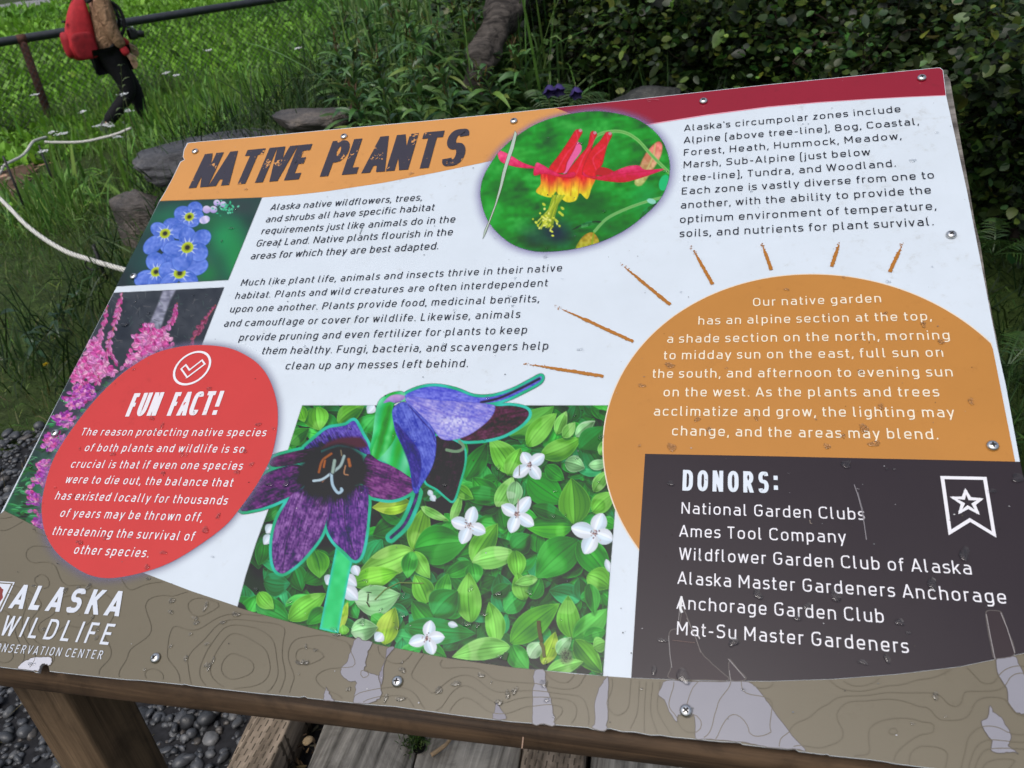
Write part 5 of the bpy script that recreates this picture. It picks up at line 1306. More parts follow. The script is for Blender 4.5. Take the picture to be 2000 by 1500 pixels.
tag(mb.build('tall_grass', GRASS), 'tall mixed grass and leafy herbs growing between the path and the wire fence', 'tall grass', kind='stuff')
# meadow beyond the fence: low broad leaves in a bright green sheet
mb = MB()
n = 90000
rr_ = 8.5 * np.exp(rng.uniform(0, 1.9, n)); aa = rng.uniform(R_(88), R_(150), n)
P = np.stack([rr_ * np.cos(aa), rr_ * np.sin(aa)], 1); P = np.c_[P, ground(P[:, 0], P[:, 1])]
fence_side = (P[:, 0] + 6.1) * -.753 + (P[:, 1] - 6.05) * .657
P = P[(fence_side > .3) & kept(P)]
P = P[rng.random(len(P)) < .25 + .9 * vnoise(P[:, 0] * 1.5 + 60, P[:, 1] + 60, 1.6, 91)]
P = P[~inpoly(np.array(ROADP), P[:, 0], P[:, 1])]
n = len(P); d_ = np.hypot(P[:, 0], P[:, 1])
zone = vnoise(P[:, 0] + 80, P[:, 1] * .7 + 80, 5.0, 92)[:, None]
kk = np.clip((zone - .3) * 3, 0, 1)
base = np.array([.09, .235, .02]) * (1 - kk) + np.array([.145, .32, .026]) * kk
V, Q, per = blades(P, updirs(n, 1.1), rng.uniform(.10, .26, n) * (.7 + d_ / 26), rng.uniform(.05, .12, n) * (.7 + d_ / 26), rng.uniform(.1, .6, n), 3)
mb.add(V, [Q], np.repeat(np.clip(base * rng.lognormal(0, .28, (n, 1)), .004, .5), per, 0))
tag(mb.build('meadow', GRASS), 'bright green leafy meadow stretching away beyond the wire fence', 'meadow', kind='stuff')
# feathery low growth in the bed right beside and behind the sign
mb = MB()
V, Q, K = lawn(30000, (-2.6, 5.5), (1.35, 6.5), (.14, .42), [(.020, .050, .012), (.030, .065, .014), (.014, .034, .009)], (.004, .010), '', '', '', .7, .5,
               lambda P: P[:, 1] < 1.25); mb.add(V, [Q], K)
V, Q, K = lawn(9000, (.35, 3.2), (.75, 3.2), (.12, .40), [(.022, .055, .012), (.035, .075, .016), (.014, .034, .009)], (.004, .009), '', '', '', .7, .5, None); mb.add(V, [Q], K)
n = 2600
x, y = rng.uniform(-2.3, -.4, n), rng.uniform(2.4, 5.2, n)
P = np.stack([x, y, ground(x, y)], 1)
P = P[x > -.45 * y - .12]; n = len(P)
V, Q, per = blades(P, updirs(n, .35), rng.uniform(.45, .95, n), rng.uniform(.010, .017, n), rng.uniform(.15, .8, n), 6)
mb.add(V, [Q], cvar([(.10, .20, .05), (.13, .22, .07), (.075, .16, .03)], n, per))
tag(mb.build('bed_grass', GRASS), 'dark feathery grass and horsetail filling the planted bed behind the sign', 'bed plants', kind='stuff')

# ---------------- pebbles: rounded dark stones
PEB, pt, pb = mat_new('dark_pebbles', .42, .5)
a = N(pt, 'ShaderNodeVertexColor', layer_name='Col'); n_ = noise_tex(pt, 90, 5, .6, coords(pt)); r_ = ramp(pt, n_.outputs[0], [(.3, (.7, .7, .7)), (.75, (1.35, 1.35, 1.35))])
mx = N(pt, 'ShaderNodeMix', data_type='RGBA', blend_type='MULTIPLY'); mx.inputs[0].default_value = 1
pt.links.new(a.outputs[0], mx.inputs[6]); pt.links.new(r_.outputs[0], mx.inputs[7]); pt.links.new(mx.outputs[2], pb.inputs['Base Color'])
bump(pt, pb, n_.outputs[0], .25, .004)
bm = bmesh.new(); bmesh.ops.create_icosphere(bm, subdivisions=2, radius=1)
IV = np.array([v_.co[:] for v_ in bm.verts]); IF = np.array([[v_.index for v_ in f.verts] for f in bm.faces]); bm.free()
def pebbles(P, sz, cols):
    n = len(P); m_ = len(IV)
    kinds = []
    for s_ in range(12):
        q = IV.copy()
        for _ in range(5):                                        # knock flats into the sphere
            d = unit(rng.normal(0, 1, 3)); h = rng.uniform(.55, .85)
            ov = np.maximum(q @ d - h, 0); q = q - ov[:, None] * d * .8
        kinds.append(q)
    K = np.array(kinds)[rng.integers(0, 12, n)]
    K = K * (sz[:, None] * np.stack([rng.uniform(.8, 1.25, n), rng.uniform(.65, .95, n), rng.uniform(.35, .7, n)], 1))[:, None]
    an = rng.uniform(0, 6.28, n); tl = rng.normal(0, .35, n)
    ca, sa, ct, st_ = np.cos(an), np.sin(an), np.cos(tl), np.sin(tl)
    Rm = np.zeros((n, 3, 3)); Rm[:, 0, 0] = ca; Rm[:, 0, 1] = -sa * ct; Rm[:, 0, 2] = sa * st_; Rm[:, 1, 0] = sa; Rm[:, 1, 1] = ca * ct; Rm[:, 1, 2] = -ca * st_; Rm[:, 2, 1] = st_; Rm[:, 2, 2] = ct
    V = np.einsum('nij,nmj->nmi', Rm, K) + P[:, None]
    F = (IF[None] + (np.arange(n) * m_)[:, None, None]).reshape(-1, 3)
    return V.reshape(-1, 3), F, np.repeat(cols, m_, 0)
n = 34000
x, y = rng.uniform(-2.9, .5, n), rng.uniform(-.8, 1.45, n)
P = np.stack([x, y, ground(x, y)], 1)
P = P[inpoly(np.array(GRAVP), x, y) & kept(P, 60) & ~((x > -.60) & (y < .9))]
n = len(P)
sz = np.clip(rng.lognormal(math.log(.0078), .45, n), .004, .022)
P[:, 2] += sz * rng.uniform(.1, 1.0, n)
gc = np.array([(.075, .078, .084), (.055, .058, .064), (.10, .102, .105), (.04, .042, .046), (.085, .075, .066), (.13, .13, .13)]) * .8
cols = gc[rng.choice(6, n, p=[.34, .26, .16, .14, .07, .03])] * rng.lognormal(0, .2, (n, 1))
V, F, K = pebbles(P, sz, cols)
tag(mesh_obj('gravel', V, [F], PEB, None, K, True), 'loose rounded dark grey gravel around the sign posts', 'gravel', kind='stuff')
# wood chips on the path
n = 1500
mp_ = np.array(MULP); x, y = rng.uniform(mp_[:, 0].min(), mp_[:, 0].max(), n), rng.uniform(mp_[:, 1].min(), mp_[:, 1].max(), n)
ok_ = inpoly(mp_, x, y); P = np.stack([x, y, ground(x, y) + .015], 1)[ok_]; n = len(P)
D = unit(np.c_[rng.normal(0, 1, (n, 2)), rng.normal(0, .2, n)])
V, Q, per = blades(P, D, rng.uniform(.05, .14, n), rng.uniform(.015, .04, n), 0.0, 1, prof=np.array([1, .8]))
CHIP = leaf_mat('bark_chips', .85, .2, 0)
tag(mesh_obj('wood_chips', V, [Q], CHIP, None, cvar([(.16, .10, .065), (.10, .055, .035), (.24, .18, .12)], n, per)), 'reddish brown wood chips covering the path', 'wood chips', kind='stuff')

# ---------------- boulders and driftwood
ROCK, rt, rb = mat_new('slate_boulder', .55, .45)
v = coords(rt); n1 = noise_tex(rt, 5, 8, .65, v); n2 = noise_tex(rt, 40, 6, .6, coords(rt, (1, 1, 3)))
r1 = ramp(rt, n1.outputs[0], [(.3, (.020, .020, .022)), (.5, (.050, .050, .053)), (.62, (.085, .082, .08)), (.8, (.14, .135, .13))])
r2 = ramp(rt, n2.outputs[0], [(.3, (.6, .6, .6)), (.7, (1.25, 1.2, 1.15))])
mx = N(rt, 'ShaderNodeMix', data_type='RGBA', blend_type='MULTIPLY'); mx.inputs[0].default_value = 1
rt.links.new(r1.outputs[0], mx.inputs[6]); rt.links.new(r2.outputs[0], mx.inputs[7]); rt.links.new(mx.outputs[2], rb.inputs['Base Color'])
bump(rt, rb, n2.outputs[0], .7, .02)
def rock_mat(name, tint):
    m_ = ROCK.copy(); m_.name = name
    for nd in m_.node_tree.nodes:
        if nd.type == 'VALTORGB' and nd.color_ramp.elements[0].color[0] < .1:
            for e in nd.color_ramp.elements: e.color = (*[c_ * t_ for c_, t_ in zip(e.color[:3], tint)], 1)
    return m_
bm = bmesh.new(); bmesh.ops.create_icosphere(bm, subdivisions=5, radius=1)
BV = np.array([v_.co[:] for v_ in bm.verts]); BF = np.array([[v_.index for v_ in f.verts] for f in bm.faces]); bm.free()
RGT, DWN, FWD = BW[:, 0], BW[:, 1], BW[:, 2]
def boulder(p0, p1, dist, thick, depth, seed, mat, label, tilt=0.0, flats=12):
    """from the left end p0 to the right end p1 as seen (pixels), at a distance; thick = height, depth = size along the view (metres)"""
    a, b = far(*p0, dist), far(*p1, dist * 1.03)
    c_ = (a + b) / 2; L = np.linalg.norm(b - a) / 2
    X_ = unit(b - a); Z_ = np.array([0, 0, 1.0]); Y_ = unit(np.cross(Z_, X_)); Z_ = np.cross(X_, Y_)
    r = np.random.default_rng(seed); q = BV.copy()
    q[:, 0] *= 1.12
    for _ in range(flats):
        d = unit(r.normal(0, 1, 3) * [1, 1, 1.3]); h = r.uniform(.42, .72); q = q - np.maximum(q @ d - h, 0)[:, None] * d * .96
    for i_ in range(len(q)):
        w_ = Vector(q[i_] * [1.0, 1.0, 1.6]) + Vector((seed * 3.1, 0, 0))
        q[i_] *= 1 + .08 * mnoise.noise(w_ * 1.7) + .05 * mnoise.noise(w_ * 4.3) + .03 * mnoise.noise(w_ * 11) + .015 * mnoise.noise(w_ * 25)
    V = c_ + q[:, :1] * X_ * L + q[:, 1:2] * Y_ * depth / 2 + q[:, 2:] * Z_ * thick / 2 - Z_ * thick * .18
    o = mesh_obj('boulder', V, [BF], mat, None, None, False, rel=c_)
    o.location = c_
    for p in o.data.polygons: p.use_smooth = True
    return tag(o, label, 'boulder', 'boulders edging the raised bed')
R1, R2, R3 = rock_mat('dark_slate', (1.35, 1.38, 1.45)), rock_mat('brown_stone', (1.6, 1.4, 1.2)), rock_mat('mossy_stone', (.62, .66, .6))
boulder((258, 318), (616, 238), 4.0, .26, .6, 3, R1, 'long flat black boulder behind the upper left corner of the sign')
boulder((206, 480), (350, 430), 3.9, .56, .45, 5, R2, 'brown upright boulder beside the forget-me-not picture, next to the white rope')
boulder((526, 240), (694, 214), 3.55, .27, .4, 8, R2, 'flat grey brown boulder seen just above the title, left of the fireweed stalks')
boulder((1160, 190), (1356, 174), 3.0, .22, .4, 11, R3, 'low dark mossy boulder under the shrubs behind the red band of the sign')
boulder((1985, 660), (2060, 660), 2.9, .28, .3, 14, R3, 'small dark stone in the ferns at the right edge beside the orange disc')
a, b = far(948, 100, 3.35), far(1075, -75, 3.8)
mb = MB(); q = spline([a - [.05, 0, .14], a, (a + b) / 2 + [0, 0, .06], b, b + (b - a) * .3], 10)
rad = np.linspace(.055, .075, len(q)) * (1 + .10 * np.sin(np.arange(len(q)) * .9))
mb.tube(q, rad, 22)
o = mb.build('driftwood_log', wood_mat('driftwood', (.030, .025, .022), (.095, .082, .072), 1.0, 0, .85, .8), None, True)
tag(o, 'weathered grey brown log lying slanted at the top edge, between fireweed and shrub', 'log')
o.modifiers.new('s', 'SUBSURF').levels = 1; o.modifiers['s'].render_levels = 1
tx = bpy.data.textures.new('log_relief', 'CLOUDS'); tx.noise_scale = .09
dm = o.modifiers.new('d', 'DISPLACE'); dm.texture = tx; dm.strength = .05

# ---------------- fireweed: leafy stalks
def leafy_stalk(name, base, top, nleaf, leafl, leafw, cols, label, cat, group, lean=.08, tipcol=None, thick=.004, mat=SHINY, droop=.55):
    base, top = np.asarray(base, float), np.asarray(top, float)
    t = thing(name, base, label, cat, group)
    H_t = np.linalg.norm(top - base)
    cp_ = spline([base, base + (top - base) * .5 + rng.normal(0, lean * .25 * H_t, 3) * [1, 1, 0], top], 8)
    mb = MB(); mb.tube(cp_, np.linspace(thick, thick * .4, len(cp_)), 6)
    mb.build('stem', STEMM, t)
    f = np.sort(rng.uniform(.12, 1, nleaf)); f = .12 + .88 * (f - f.min()) / (f.max() - f.min())
    P = np.stack([np.interp(f * (len(cp_) - 1), np.arange(len(cp_)), cp_[:, k]) for k in range(3)], 1)
    an = np.arange(nleaf) * 2.4 + rng.normal(0, .3, nleaf)
    el = rng.normal(.45, .2, nleaf) + f * .4
    D = np.stack([np.cos(an) * np.cos(el), np.sin(an) * np.cos(el), np.sin(el)], 1)
    L = leafl * (1.05 - .75 * f ** 3) * rng.uniform(.75, 1.15, nleaf)
    pr = np.array([.25, .75, 1, .9, .6, .05])
    V, Q, per = blades(P, D, L, leafw * (1.05 - .55 * f ** 2) * rng.uniform(.8, 1.2, nleaf), droop * rng.uniform(.5, 1.4, nleaf), 5, prof=pr, fold=.18)
    K = cvar(cols, nleaf, per, .22, .10)
    mesh_obj('leaves', V, [Q], mat, t, K, True)
    if tipcol is not None:
        n = 26; P2 = cp_[-1] + np.c_[rng.normal(0, .012, (n, 2)), rng.uniform(-.10, .02, n)]
        V, Q, per = blades(P2, updirs(n, .5), rng.uniform(.02, .05, n), rng.uniform(.005, .009, n), .1, 3)
        mesh_obj('buds', V, [Q], mat, t, cvar(tipcol, n, per, .2))
    return t
FWC = [(.060, .14, .042), (.08, .17, .045), (.10, .20, .05), (.045, .11, .04), (.12, .19, .04)]
ordn = ['first', 'second', 'third', 'fourth', 'fifth', 'sixth', 'seventh', 'eighth', 'ninth', 'tenth', 'eleventh', 'twelfth', 'thirteenth', 'fourteenth', 'fifteenth', 'sixteenth', 'seventeenth', 'eighteenth', 'nineteenth', 'twentieth']
fwt = sorted([(652, 60, 4.2), (690, 165, 3.3), (668, 20, 4.6), (690, 95, 3.4), (712, 30, 3.9), (735, 110, 3.1), (762, 5, 4.2), (790, 25, 3.4), (805, 130, 3.0), (842, 60, 3.5), (865, 145, 3.1), (890, 20, 3.9), (915, 5, 3.4), (940, 150, 3.2), (968, 110, 3.5), (1012, 175, 3.3)])
for k, (px, py, d_) in enumerate(fwt):
    top = far(px, py, d_)
    bx, by = top[0] + rng.normal(0, .06), top[1] + rng.normal(0, .06)
    bz = float(ground(bx, by))
    top[2] = max(top[2], bz + .35)
    h_ = top[2] - bz
    leafy_stalk('fireweed', (bx, by, bz), top, int(44 + 44 * h_), .19, .033, FWC, ordn[k] + ' leafy fireweed stalk from the left in the clump behind the title', 'fireweed', 'fireweed stalks behind the sign',
                tipcol=[(.10, .075, .02), (.075, .10, .02)] if k % 3 else [(.12, .05, .03), (.08, .07, .02)])

# ---------------- ferns: feathery fronds
def fern(base, n_f, ln, label, cols):
    t = thing('fern', base, label, 'fern', 'ferns behind the sign')
    base = np.asarray(base, float)
    for k in range(n_f):
        an = k / n_f * 6.28 + rng.uniform(-.4, .4); el = rng.uniform(.5, 1.1); l = ln * rng.uniform(.7, 1.1)
        D = np.array([math.cos(an) * math.cos(el), math.sin(an) * math.cos(el), math.sin(el)])
        tt = np.linspace(0, 1, 21)[:, None]
        ax = base + l * (D * tt + np.array([0, 0, -.55]) * tt ** 2)
        T = unit(np.gradient(ax, axis=0)); sd = unit(np.cross(T, np.array([0, 0, 1.0])))
        P = np.concatenate([ax[4:], ax[4:]]); tl = np.concatenate([tt[4:, 0]] * 2)
        D2 = unit(np.concatenate([sd[4:], -sd[4:]]) + np.concatenate([T[4:]] * 2) * .55)
        V, Q, per = blades(P, D2, l * .22 * np.sin(np.pi * np.clip(tl * .85 + .12, 0, 1)) * rng.uniform(.85, 1.1, len(P)), l * .02 * rng.uniform(.6, 1.3, len(P)), rng.uniform(.1, .6, len(P)), 3, side=np.cross(D2, np.array([0, 0, 1.0])) * .3 + T[4].copy())
        mb = MB(); mb.add(V, [Q], cvar(cols, len(P), per, .15)); 
        V2, Q2, p2 = blades(base[None], D[None], np.array([l]), np.array([.006]), np.array([.55]), 8); mb.add(V2, [Q2], np.tile(cols[0], (len(V2), 1)))
        mb.build('frond', LEAF, t)
FC = [(.030, .07, .018), (.045, .095, .022)]
for (px, py, d_, l, label) in [(1085, 165, 3.1, .30, 'bright fern arching above the purple bell flowers behind the red band'), (1010, 230, 3.2, .26, 'low fern in the shade behind the orange header'), (1395, 120, 3.4, .34, 'shaded fern under the shrubs behind the zones paragraph'),
                               (1955, 420, 2.7, .30, 'dark fern beside the right edge of the sign at screw height'), (1985, 640, 2.5, .26, 'lowest fern beside the right edge, next to the orange disc'), (1925, 270, 2.9, .32, 'dark fern behind the upper right corner of the sign')]:
    p = far(px, py, d_); fern((p[0], p[1], p[2] - .12), 9, l, label, FC)
# ---------------- purple bell flowers
bp_ = far(1098, 175, 3.0)
t = thing('columbine_plant', (bp_[0], bp_[1], float(ground(bp_[0], bp_[1]))), 'columbine plant with three drooping deep purple flowers behind the red band', 'flower')
PURP = simple_mat('purple_petals', (.042, .026, .13), .5, .4, .3, 60)
mb = MB()
for (px, py) in ((1072, 168), (1090, 166), (1124, 172)):
    q = far(px, py, 3.0)
    mb.tube(spline([t.location, (q[0], q[1], q[2] - .1), q + [0, 0, .02]], 6), .002, 5)
    f = MB(); k = 10; th_ = np.arange(k) / k * 2 * np.pi; tip = unit(np.array([rng.uniform(-.5, .5), -.7, -.6]))
    A = unit(np.cross(tip, [0, 0, 1.0])); Bq = np.cross(tip, A)
    V = np.concatenate([q + tip * s_ + r * (1 + .25 * np.cos(th_ * 5))[:, None] * (np.cos(th_)[:, None] * A + np.sin(th_)[:, None] * Bq) for s_, r in ((-.004, .003), (.006, .011), (.018, .015), (.032, .021))])
    i = np.arange(k); j = (i + 1) % k
    f.add(V, [np.concatenate([np.stack([i + m_ * k, j + m_ * k, j + m_ * k + k, i + m_ * k + k], 1) for m_ in range(3)])])
    f.build('flower', PURP, t, True)
mb.build('stem', STEMM, t)

# ---------------- shrubs at the right: many small round leaves on dark twigs
def shrub(name, base, clumps, nleaf, size, cols, label, group=None, cat='shrub'):
    """clumps: (centre, radii, weight)"""
    base = np.asarray(base, float)
    t = thing(name, base, label, cat, group)
    mb = MB(); cents = []
    for c_, r, w_ in clumps:
        c_, r = np.array(c_, float), np.array(r, float)
        mb.tube(spline([base + rng.normal(0, .05, 3) * [1, 1, 0], base + (c_ - base) * .5 + rng.normal(0, .10, 3), c_], 8), np.linspace(.014, .006, 17), 6)
        for _ in range(9):
            e = c_ + rng.normal(0, .55, 3) * r
            mb.tube(spline([c_ - (c_ - base) * rng.uniform(.05, .4), (c_ + e) / 2 + rng.normal(0, .05, 3), e], 6), np.linspace(.006, .0018, 13), 5)
            cents.append((e, r * .36, w_))
            for _ in range(3):
                e2 = e + rng.normal(0, .22, 3) * r
                mb.tube(np.array([e, (e + e2) / 2 + rng.normal(0, .02, 3), e2]), [.003, .002, .0012], 4, cap=False); cents.append((e2, r * .22, w_ * .7))
    mb.build('twigs', BARK, t)
    wts = np.array([c_[2] for c_ in cents]); wts = wts / wts.sum()
    ci = rng.choice(len(cents), nleaf, p=wts)
    P = np.array([c_[0] for c_ in cents])[ci] + rng.normal(0, 1, (nleaf, 3)) * np.array([c_[1] for c_ in cents])[ci]
    D = unit(rng.normal(0, 1, (nleaf, 3)) * [1, 1, .55] + [0, -.15, .05])
    pr = np.array([.18, .92, 1.0, .78, .12])
    sd = unit(np.cross(D, unit(rng.normal(0, .5, (nleaf, 3)) + [0, -.25, .9])))
    size = size * rng.lognormal(0, .28, nleaf)
    V, Q, per = blades(P, D, size * rng.uniform(.8, 1.2, nleaf), size * .82 * rng.uniform(.75, 1.15, nleaf), rng.uniform(-.05, .25, nleaf), 4, side=sd, prof=pr, fold=.08)
    K = cvar(cols, nleaf, per, .35, .14)
    cf = rng.lognormal(-.12, .42, len(cents))[:, None] * (1 + rng.normal(0, .10, (len(cents), 3)) * [1.4, .4, 1])   # sprays of paler and darker growth
    K = np.clip(K * np.repeat(cf[ci], per, 0), .002, .4)
    mesh_obj('foliage', V, [Q], LEAF, t, K, True)
    return t
SC = [(.020, .042, .009), (.030, .060, .011), (.045, .080, .014), (.012, .026, .007), (.085, .125, .020), (.028, .062, .014)]
def cl(px, py, d_, rx, rz, ry=.32, w_=1.0): return (far(px, py, d_), (rx, ry, rz), w_)
def gbase(px, py, d_):
    p = far(px, py, d_); return gp3(p[0], p[1])
shrub('willow_shrub', gbase(1120, 250, 3.9), [cl(1040, 20, 3.9, .34, .30), cl(1150, 60, 3.8, .34, .28), cl(1250, -30, 3.9, .36, .3), cl(1180, 150, 3.9, .30, .22), cl(1080, -140, 4.0, .4, .3)], 9000, .027, SC, 'dense dark green shrub behind the columbine oval, nearest the log', 'shrubs behind the sign')
shrub('willow_shrub', gbase(1400, 220, 3.7), [cl(1340, 40, 3.6, .34, .28), cl(1440, 90, 3.5, .32, .26), cl(1520, 10, 3.6, .36, .3), cl(1380, -90, 3.7, .4, .3), cl(1540, 130, 3.5, .3, .22)], 9500, .027, SC, 'dense dark green shrub behind the zones paragraph, middle of the row', 'shrubs behind the sign')
shrub('willow_shrub', gbase(1700, 220, 3.4), [cl(1640, 30, 3.4, .32, .28), cl(1740, 80, 3.3, .3, .26), cl(1820, 0, 3.3, .34, .3), cl(1700, -90, 3.5, .4, .3), cl(1600, 110, 3.4, .28, .22), cl(1860, 130, 3.2, .26, .24)], 10000, .026, SC, 'dense dark green shrub behind the upper right corner screw', 'shrubs behind the sign')
shrub('willow_shrub', gbase(1990, 330, 3.0), [cl(1940, 60, 3.1, .28, .28), cl(2020, 180, 2.9, .26, .26), cl(1960, 260, 2.9, .2, .2, .26), cl(2080, 20, 3.0, .34, .3), cl(1900, 200, 3.1, .2, .22)], 9000, .025, SC, 'dark shrub at the right edge, half outside the frame', 'shrubs behind the sign')
# thicket right behind them, leaf colour darkened as shade; lets no daylight through
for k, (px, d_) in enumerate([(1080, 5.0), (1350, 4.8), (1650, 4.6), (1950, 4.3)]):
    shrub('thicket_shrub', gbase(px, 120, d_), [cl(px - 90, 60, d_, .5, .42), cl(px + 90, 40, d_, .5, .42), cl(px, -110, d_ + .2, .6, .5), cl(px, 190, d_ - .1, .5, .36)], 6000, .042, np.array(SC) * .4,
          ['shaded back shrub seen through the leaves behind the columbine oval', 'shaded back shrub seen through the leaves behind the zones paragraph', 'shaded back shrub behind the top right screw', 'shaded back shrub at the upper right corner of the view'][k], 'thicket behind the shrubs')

# ---------------- slender leafy sprig in the left foreground, yarrow, dandelion, clover
WSC = [(.022, .06, .025), (.030, .075, .03)]
a = drop_to(160, 590)
leafy_stalk('willow_sprig', drop_to(10, 640), far(0, 470, 3.4), 22, .14, .026, WSC, 'dark leafy stalk at the left edge below the white rope', 'plant', None, .3)
leafy_stalk('willow_sprig', drop_to(60, 700), far(150, 575, 3.6), 20, .13, .024, WSC, 'dark leafy stalk leaning right, left of the forget-me-not picture', 'plant', None, .3)
leafy_stalk('willow_sprig', drop_to(250, 330), far(236, 128, 5.2), 26, .11, .016, [(.09, .14, .05), (.07, .12, .04)], 'pale narrow-leaved stalk in front of the walking person', 'plant', None, .1)
WH = simple_mat('white_florets', (.55, .57, .56), .7, .3, .2, 200)
def yarrow(px, py, d_, label, r=.028):
    p = far(px, py, d_); b0 = gp3(p[0] + rng.normal(0, .03), p[1] + rng.normal(0, .03))
    if p[2] < b0[2] + .06: p[2] = b0[2] + .06
    t = thing('yarrow', b0, label, 'wildflower', 'white yarrow flowers by the path')
    mb = MB(); mb.tube(spline([b0, (b0 + p) / 2 + rng.normal(0, .015, 3), p], 5), .003, 5); mb.build('stem', STEMM, t)
    h = MB()
    for k in range(26):
        q = p + np.array([*(rng.normal(0, r * .6, 2)), rng.normal(0, r * .12)]); s_ = r * rng.uniform(.18, .3); th_ = np.arange(6) / 6 * 2 * np.pi
        h.add(np.concatenate([q + np.c_[s_ * np.cos(th_), s_ * np.sin(th_), np.zeros(6)], [q + [0, 0, s_ * .7]]]), [np.stack([np.arange(6), (np.arange(6) + 1) % 6, np.full(6, 6)], 1)])
    h.build('flower_head', WH, t)
for k, (px, py, d_) in enumerate([(101, 258, 8.6), (116, 262, 8.4), (128, 260, 8.5), (190, 246, 8.2), (207, 243, 8.2), (215, 246, 8.1), (231, 268, 7.6), (250, 216, 7.4), (242, 184, 7.2), (407, 98, 9.0), (326, 142, 8.2), (345, 147, 8.0), (584, 94, 8.6), (86, 295, 7.0), (68, 185, 8.8), (162, 218, 8.3)]):
    yarrow(px, py, d_, ['small white flower head beside the foot of the rusty fence post', 'white flower head second from the foot of the rusty post', 'white flower head third from the foot of the rusty post', 'white flower head at the toe of the walking person', 'white flower head under the shin of the walking person', 'white flower head right of the shin of the walking person',
                        'white flower head below the walking shoe, nearest the rope', 'white flower head right of the lower leg', 'white flower head in front of the knee', 'white flower head high in the meadow under the black rail', 'white flower head in the tall grass right of the hand', 'white flower head second right of the hand',
                        'lone white flower head left of the fireweed clump', 'white flower head between two rope stakes', 'white flower head beside the middle of the rusty post', 'white flower head on a blade beside the dark shoe'][k])
def little_flower(px, py, col, label, cat, r, h):
    b0 = drop_to(px, py); t = thing('dandelion' if cat == 'dandelion' else 'clover_flower', b0, label, cat)
    mb = MB(); mb.tube(np.array([b0, b0 + [0, 0, h]]), .002, 5); mb.build('stem', STEMM, t)
    n = 40; V, Q, per = blades(np.tile(b0 + [0, 0, h], (n, 1)), updirs(n, 1.0), r, r * .35, .3, 2)
    mesh_obj('flower_head', V, [Q], PETALW, t, cvar(col, n, per, .12, .05))
little_flower(100, 735, (.62, .42, .02), 'single yellow dandelion flower in the lawn left of the sign', 'dandelion', .016, .05)
little_flower(12, 730, (.55, .5, .42), 'pale clover flower head in the lawn at the left edge', 'clover', .016, .06)

# ---------------- rope on thin black stakes
ROPE, ot, ob_ = mat_new('white_rope', .8, .2)
wv = N(ot, 'ShaderNodeTexWave', bands_direction='DIAGONAL'); wv.inputs['Scale'].default_value = 38; wv.inputs['Distortion'].default_value = .5
ot.links.new(coords(ot), wv.inputs['Vector']); wr = ramp(ot, wv.outputs[0], [(.2, (.42, .41, .37)), (.7, (.68, .67, .62))]); ot.links.new(wr.outputs[0], ob_.inputs['Base Color']); bump(ot, ob_, wv.outputs[0], .6, .004)
STK = simple_mat('black_stake', (.012, .012, .013), .5, .4, .3, 40)
def rope(pts, label):
    P = [far(*p) for p in pts]
    mb = MB(); mb.tube(spline(P, 12), .0105, 8)
    o = mb.build('rope', ROPE, None, True)
    tag(o, label, 'rope'); return o
rope([(-260, 190, 6.6), (-120, 300, 6.0), (-10, 380, 5.2), (55, 443, 4.7), (120, 487, 4.2), (178, 508, 3.85), (246, 528, 3.5), (320, 548, 3.3)], 'thick white rope sagging in a curve towards the forget-me-not picture')
rope([(-14, 352, 7.0), (2, 335, 7.05), (10, 322, 7.1), (45, 303, 7.4), (62, 280, 7.7), (70, 274, 7.9), (90, 268, 8.2)], 'short white rope run along the wood chip path, at the left edge')
rope([(88, 277, 7.9), (105, 278, 7.85), (160, 277, 7.7), (205, 268, 7.6), (230, 261, 7.55), (256, 250, 7.5)], 'thin white rope run passing the shoe of the walking person')
def stake(px, py, d_, label, hook=False):
    p = far(px, py, d_); b0 = gp3(p[0], p[1], -.05)
    t = thing('rope_stake', b0, label, 'stake', 'black stakes that carry the rope')
    mb = MB(); mb.tube(np.array([b0, p]), [.008, .008], 8); mb.build('rod', STK, t)
    mb = MB(); th_ = np.linspace(0, 5.6, 16); c_ = p - [0, 0, .09]
    mb.tube(c_ + np.outer(np.cos(th_), RGT * .03) - RGT * .036 + np.outer(np.sin(th_), [0, 0, .022]), .0035, 6); mb.build('loop', STK, t)
stake(182, 478, 3.83, 'black stake nearest the brown upright boulder')
stake(76, 284, 7.65, 'black stake right of the path at the rope joint')
stake(6, 305, 7.0, 'black stake at the left edge by the path')

# ---------------- fence
FENCE_DIR = np.array([.6575, .7535, 0]); FN = np.array([-.7535, .6575, 0])
fb = drop_to(104, 250); fb0 = fb.copy()
PIPE = simple_mat('black_pipe', (.018, .021, .026), .38, .5, .35, 14)
RUST = simple_mat('rusty_steel', (.085, .036, .026), .8, .3, .45, 22, .4)
WIRE = simple_mat('fence_wire', (.03, .032, .03), .5, .4, .3, 60)
ft = thing('wire_fence', fb, 'wire fence with black pipe rail on rusty posts along the meadow', 'fence')
# the rail's height comes from where its left end is seen
d = ray(42, 76); k_ = np.cross(FENCE_DIR, d); 
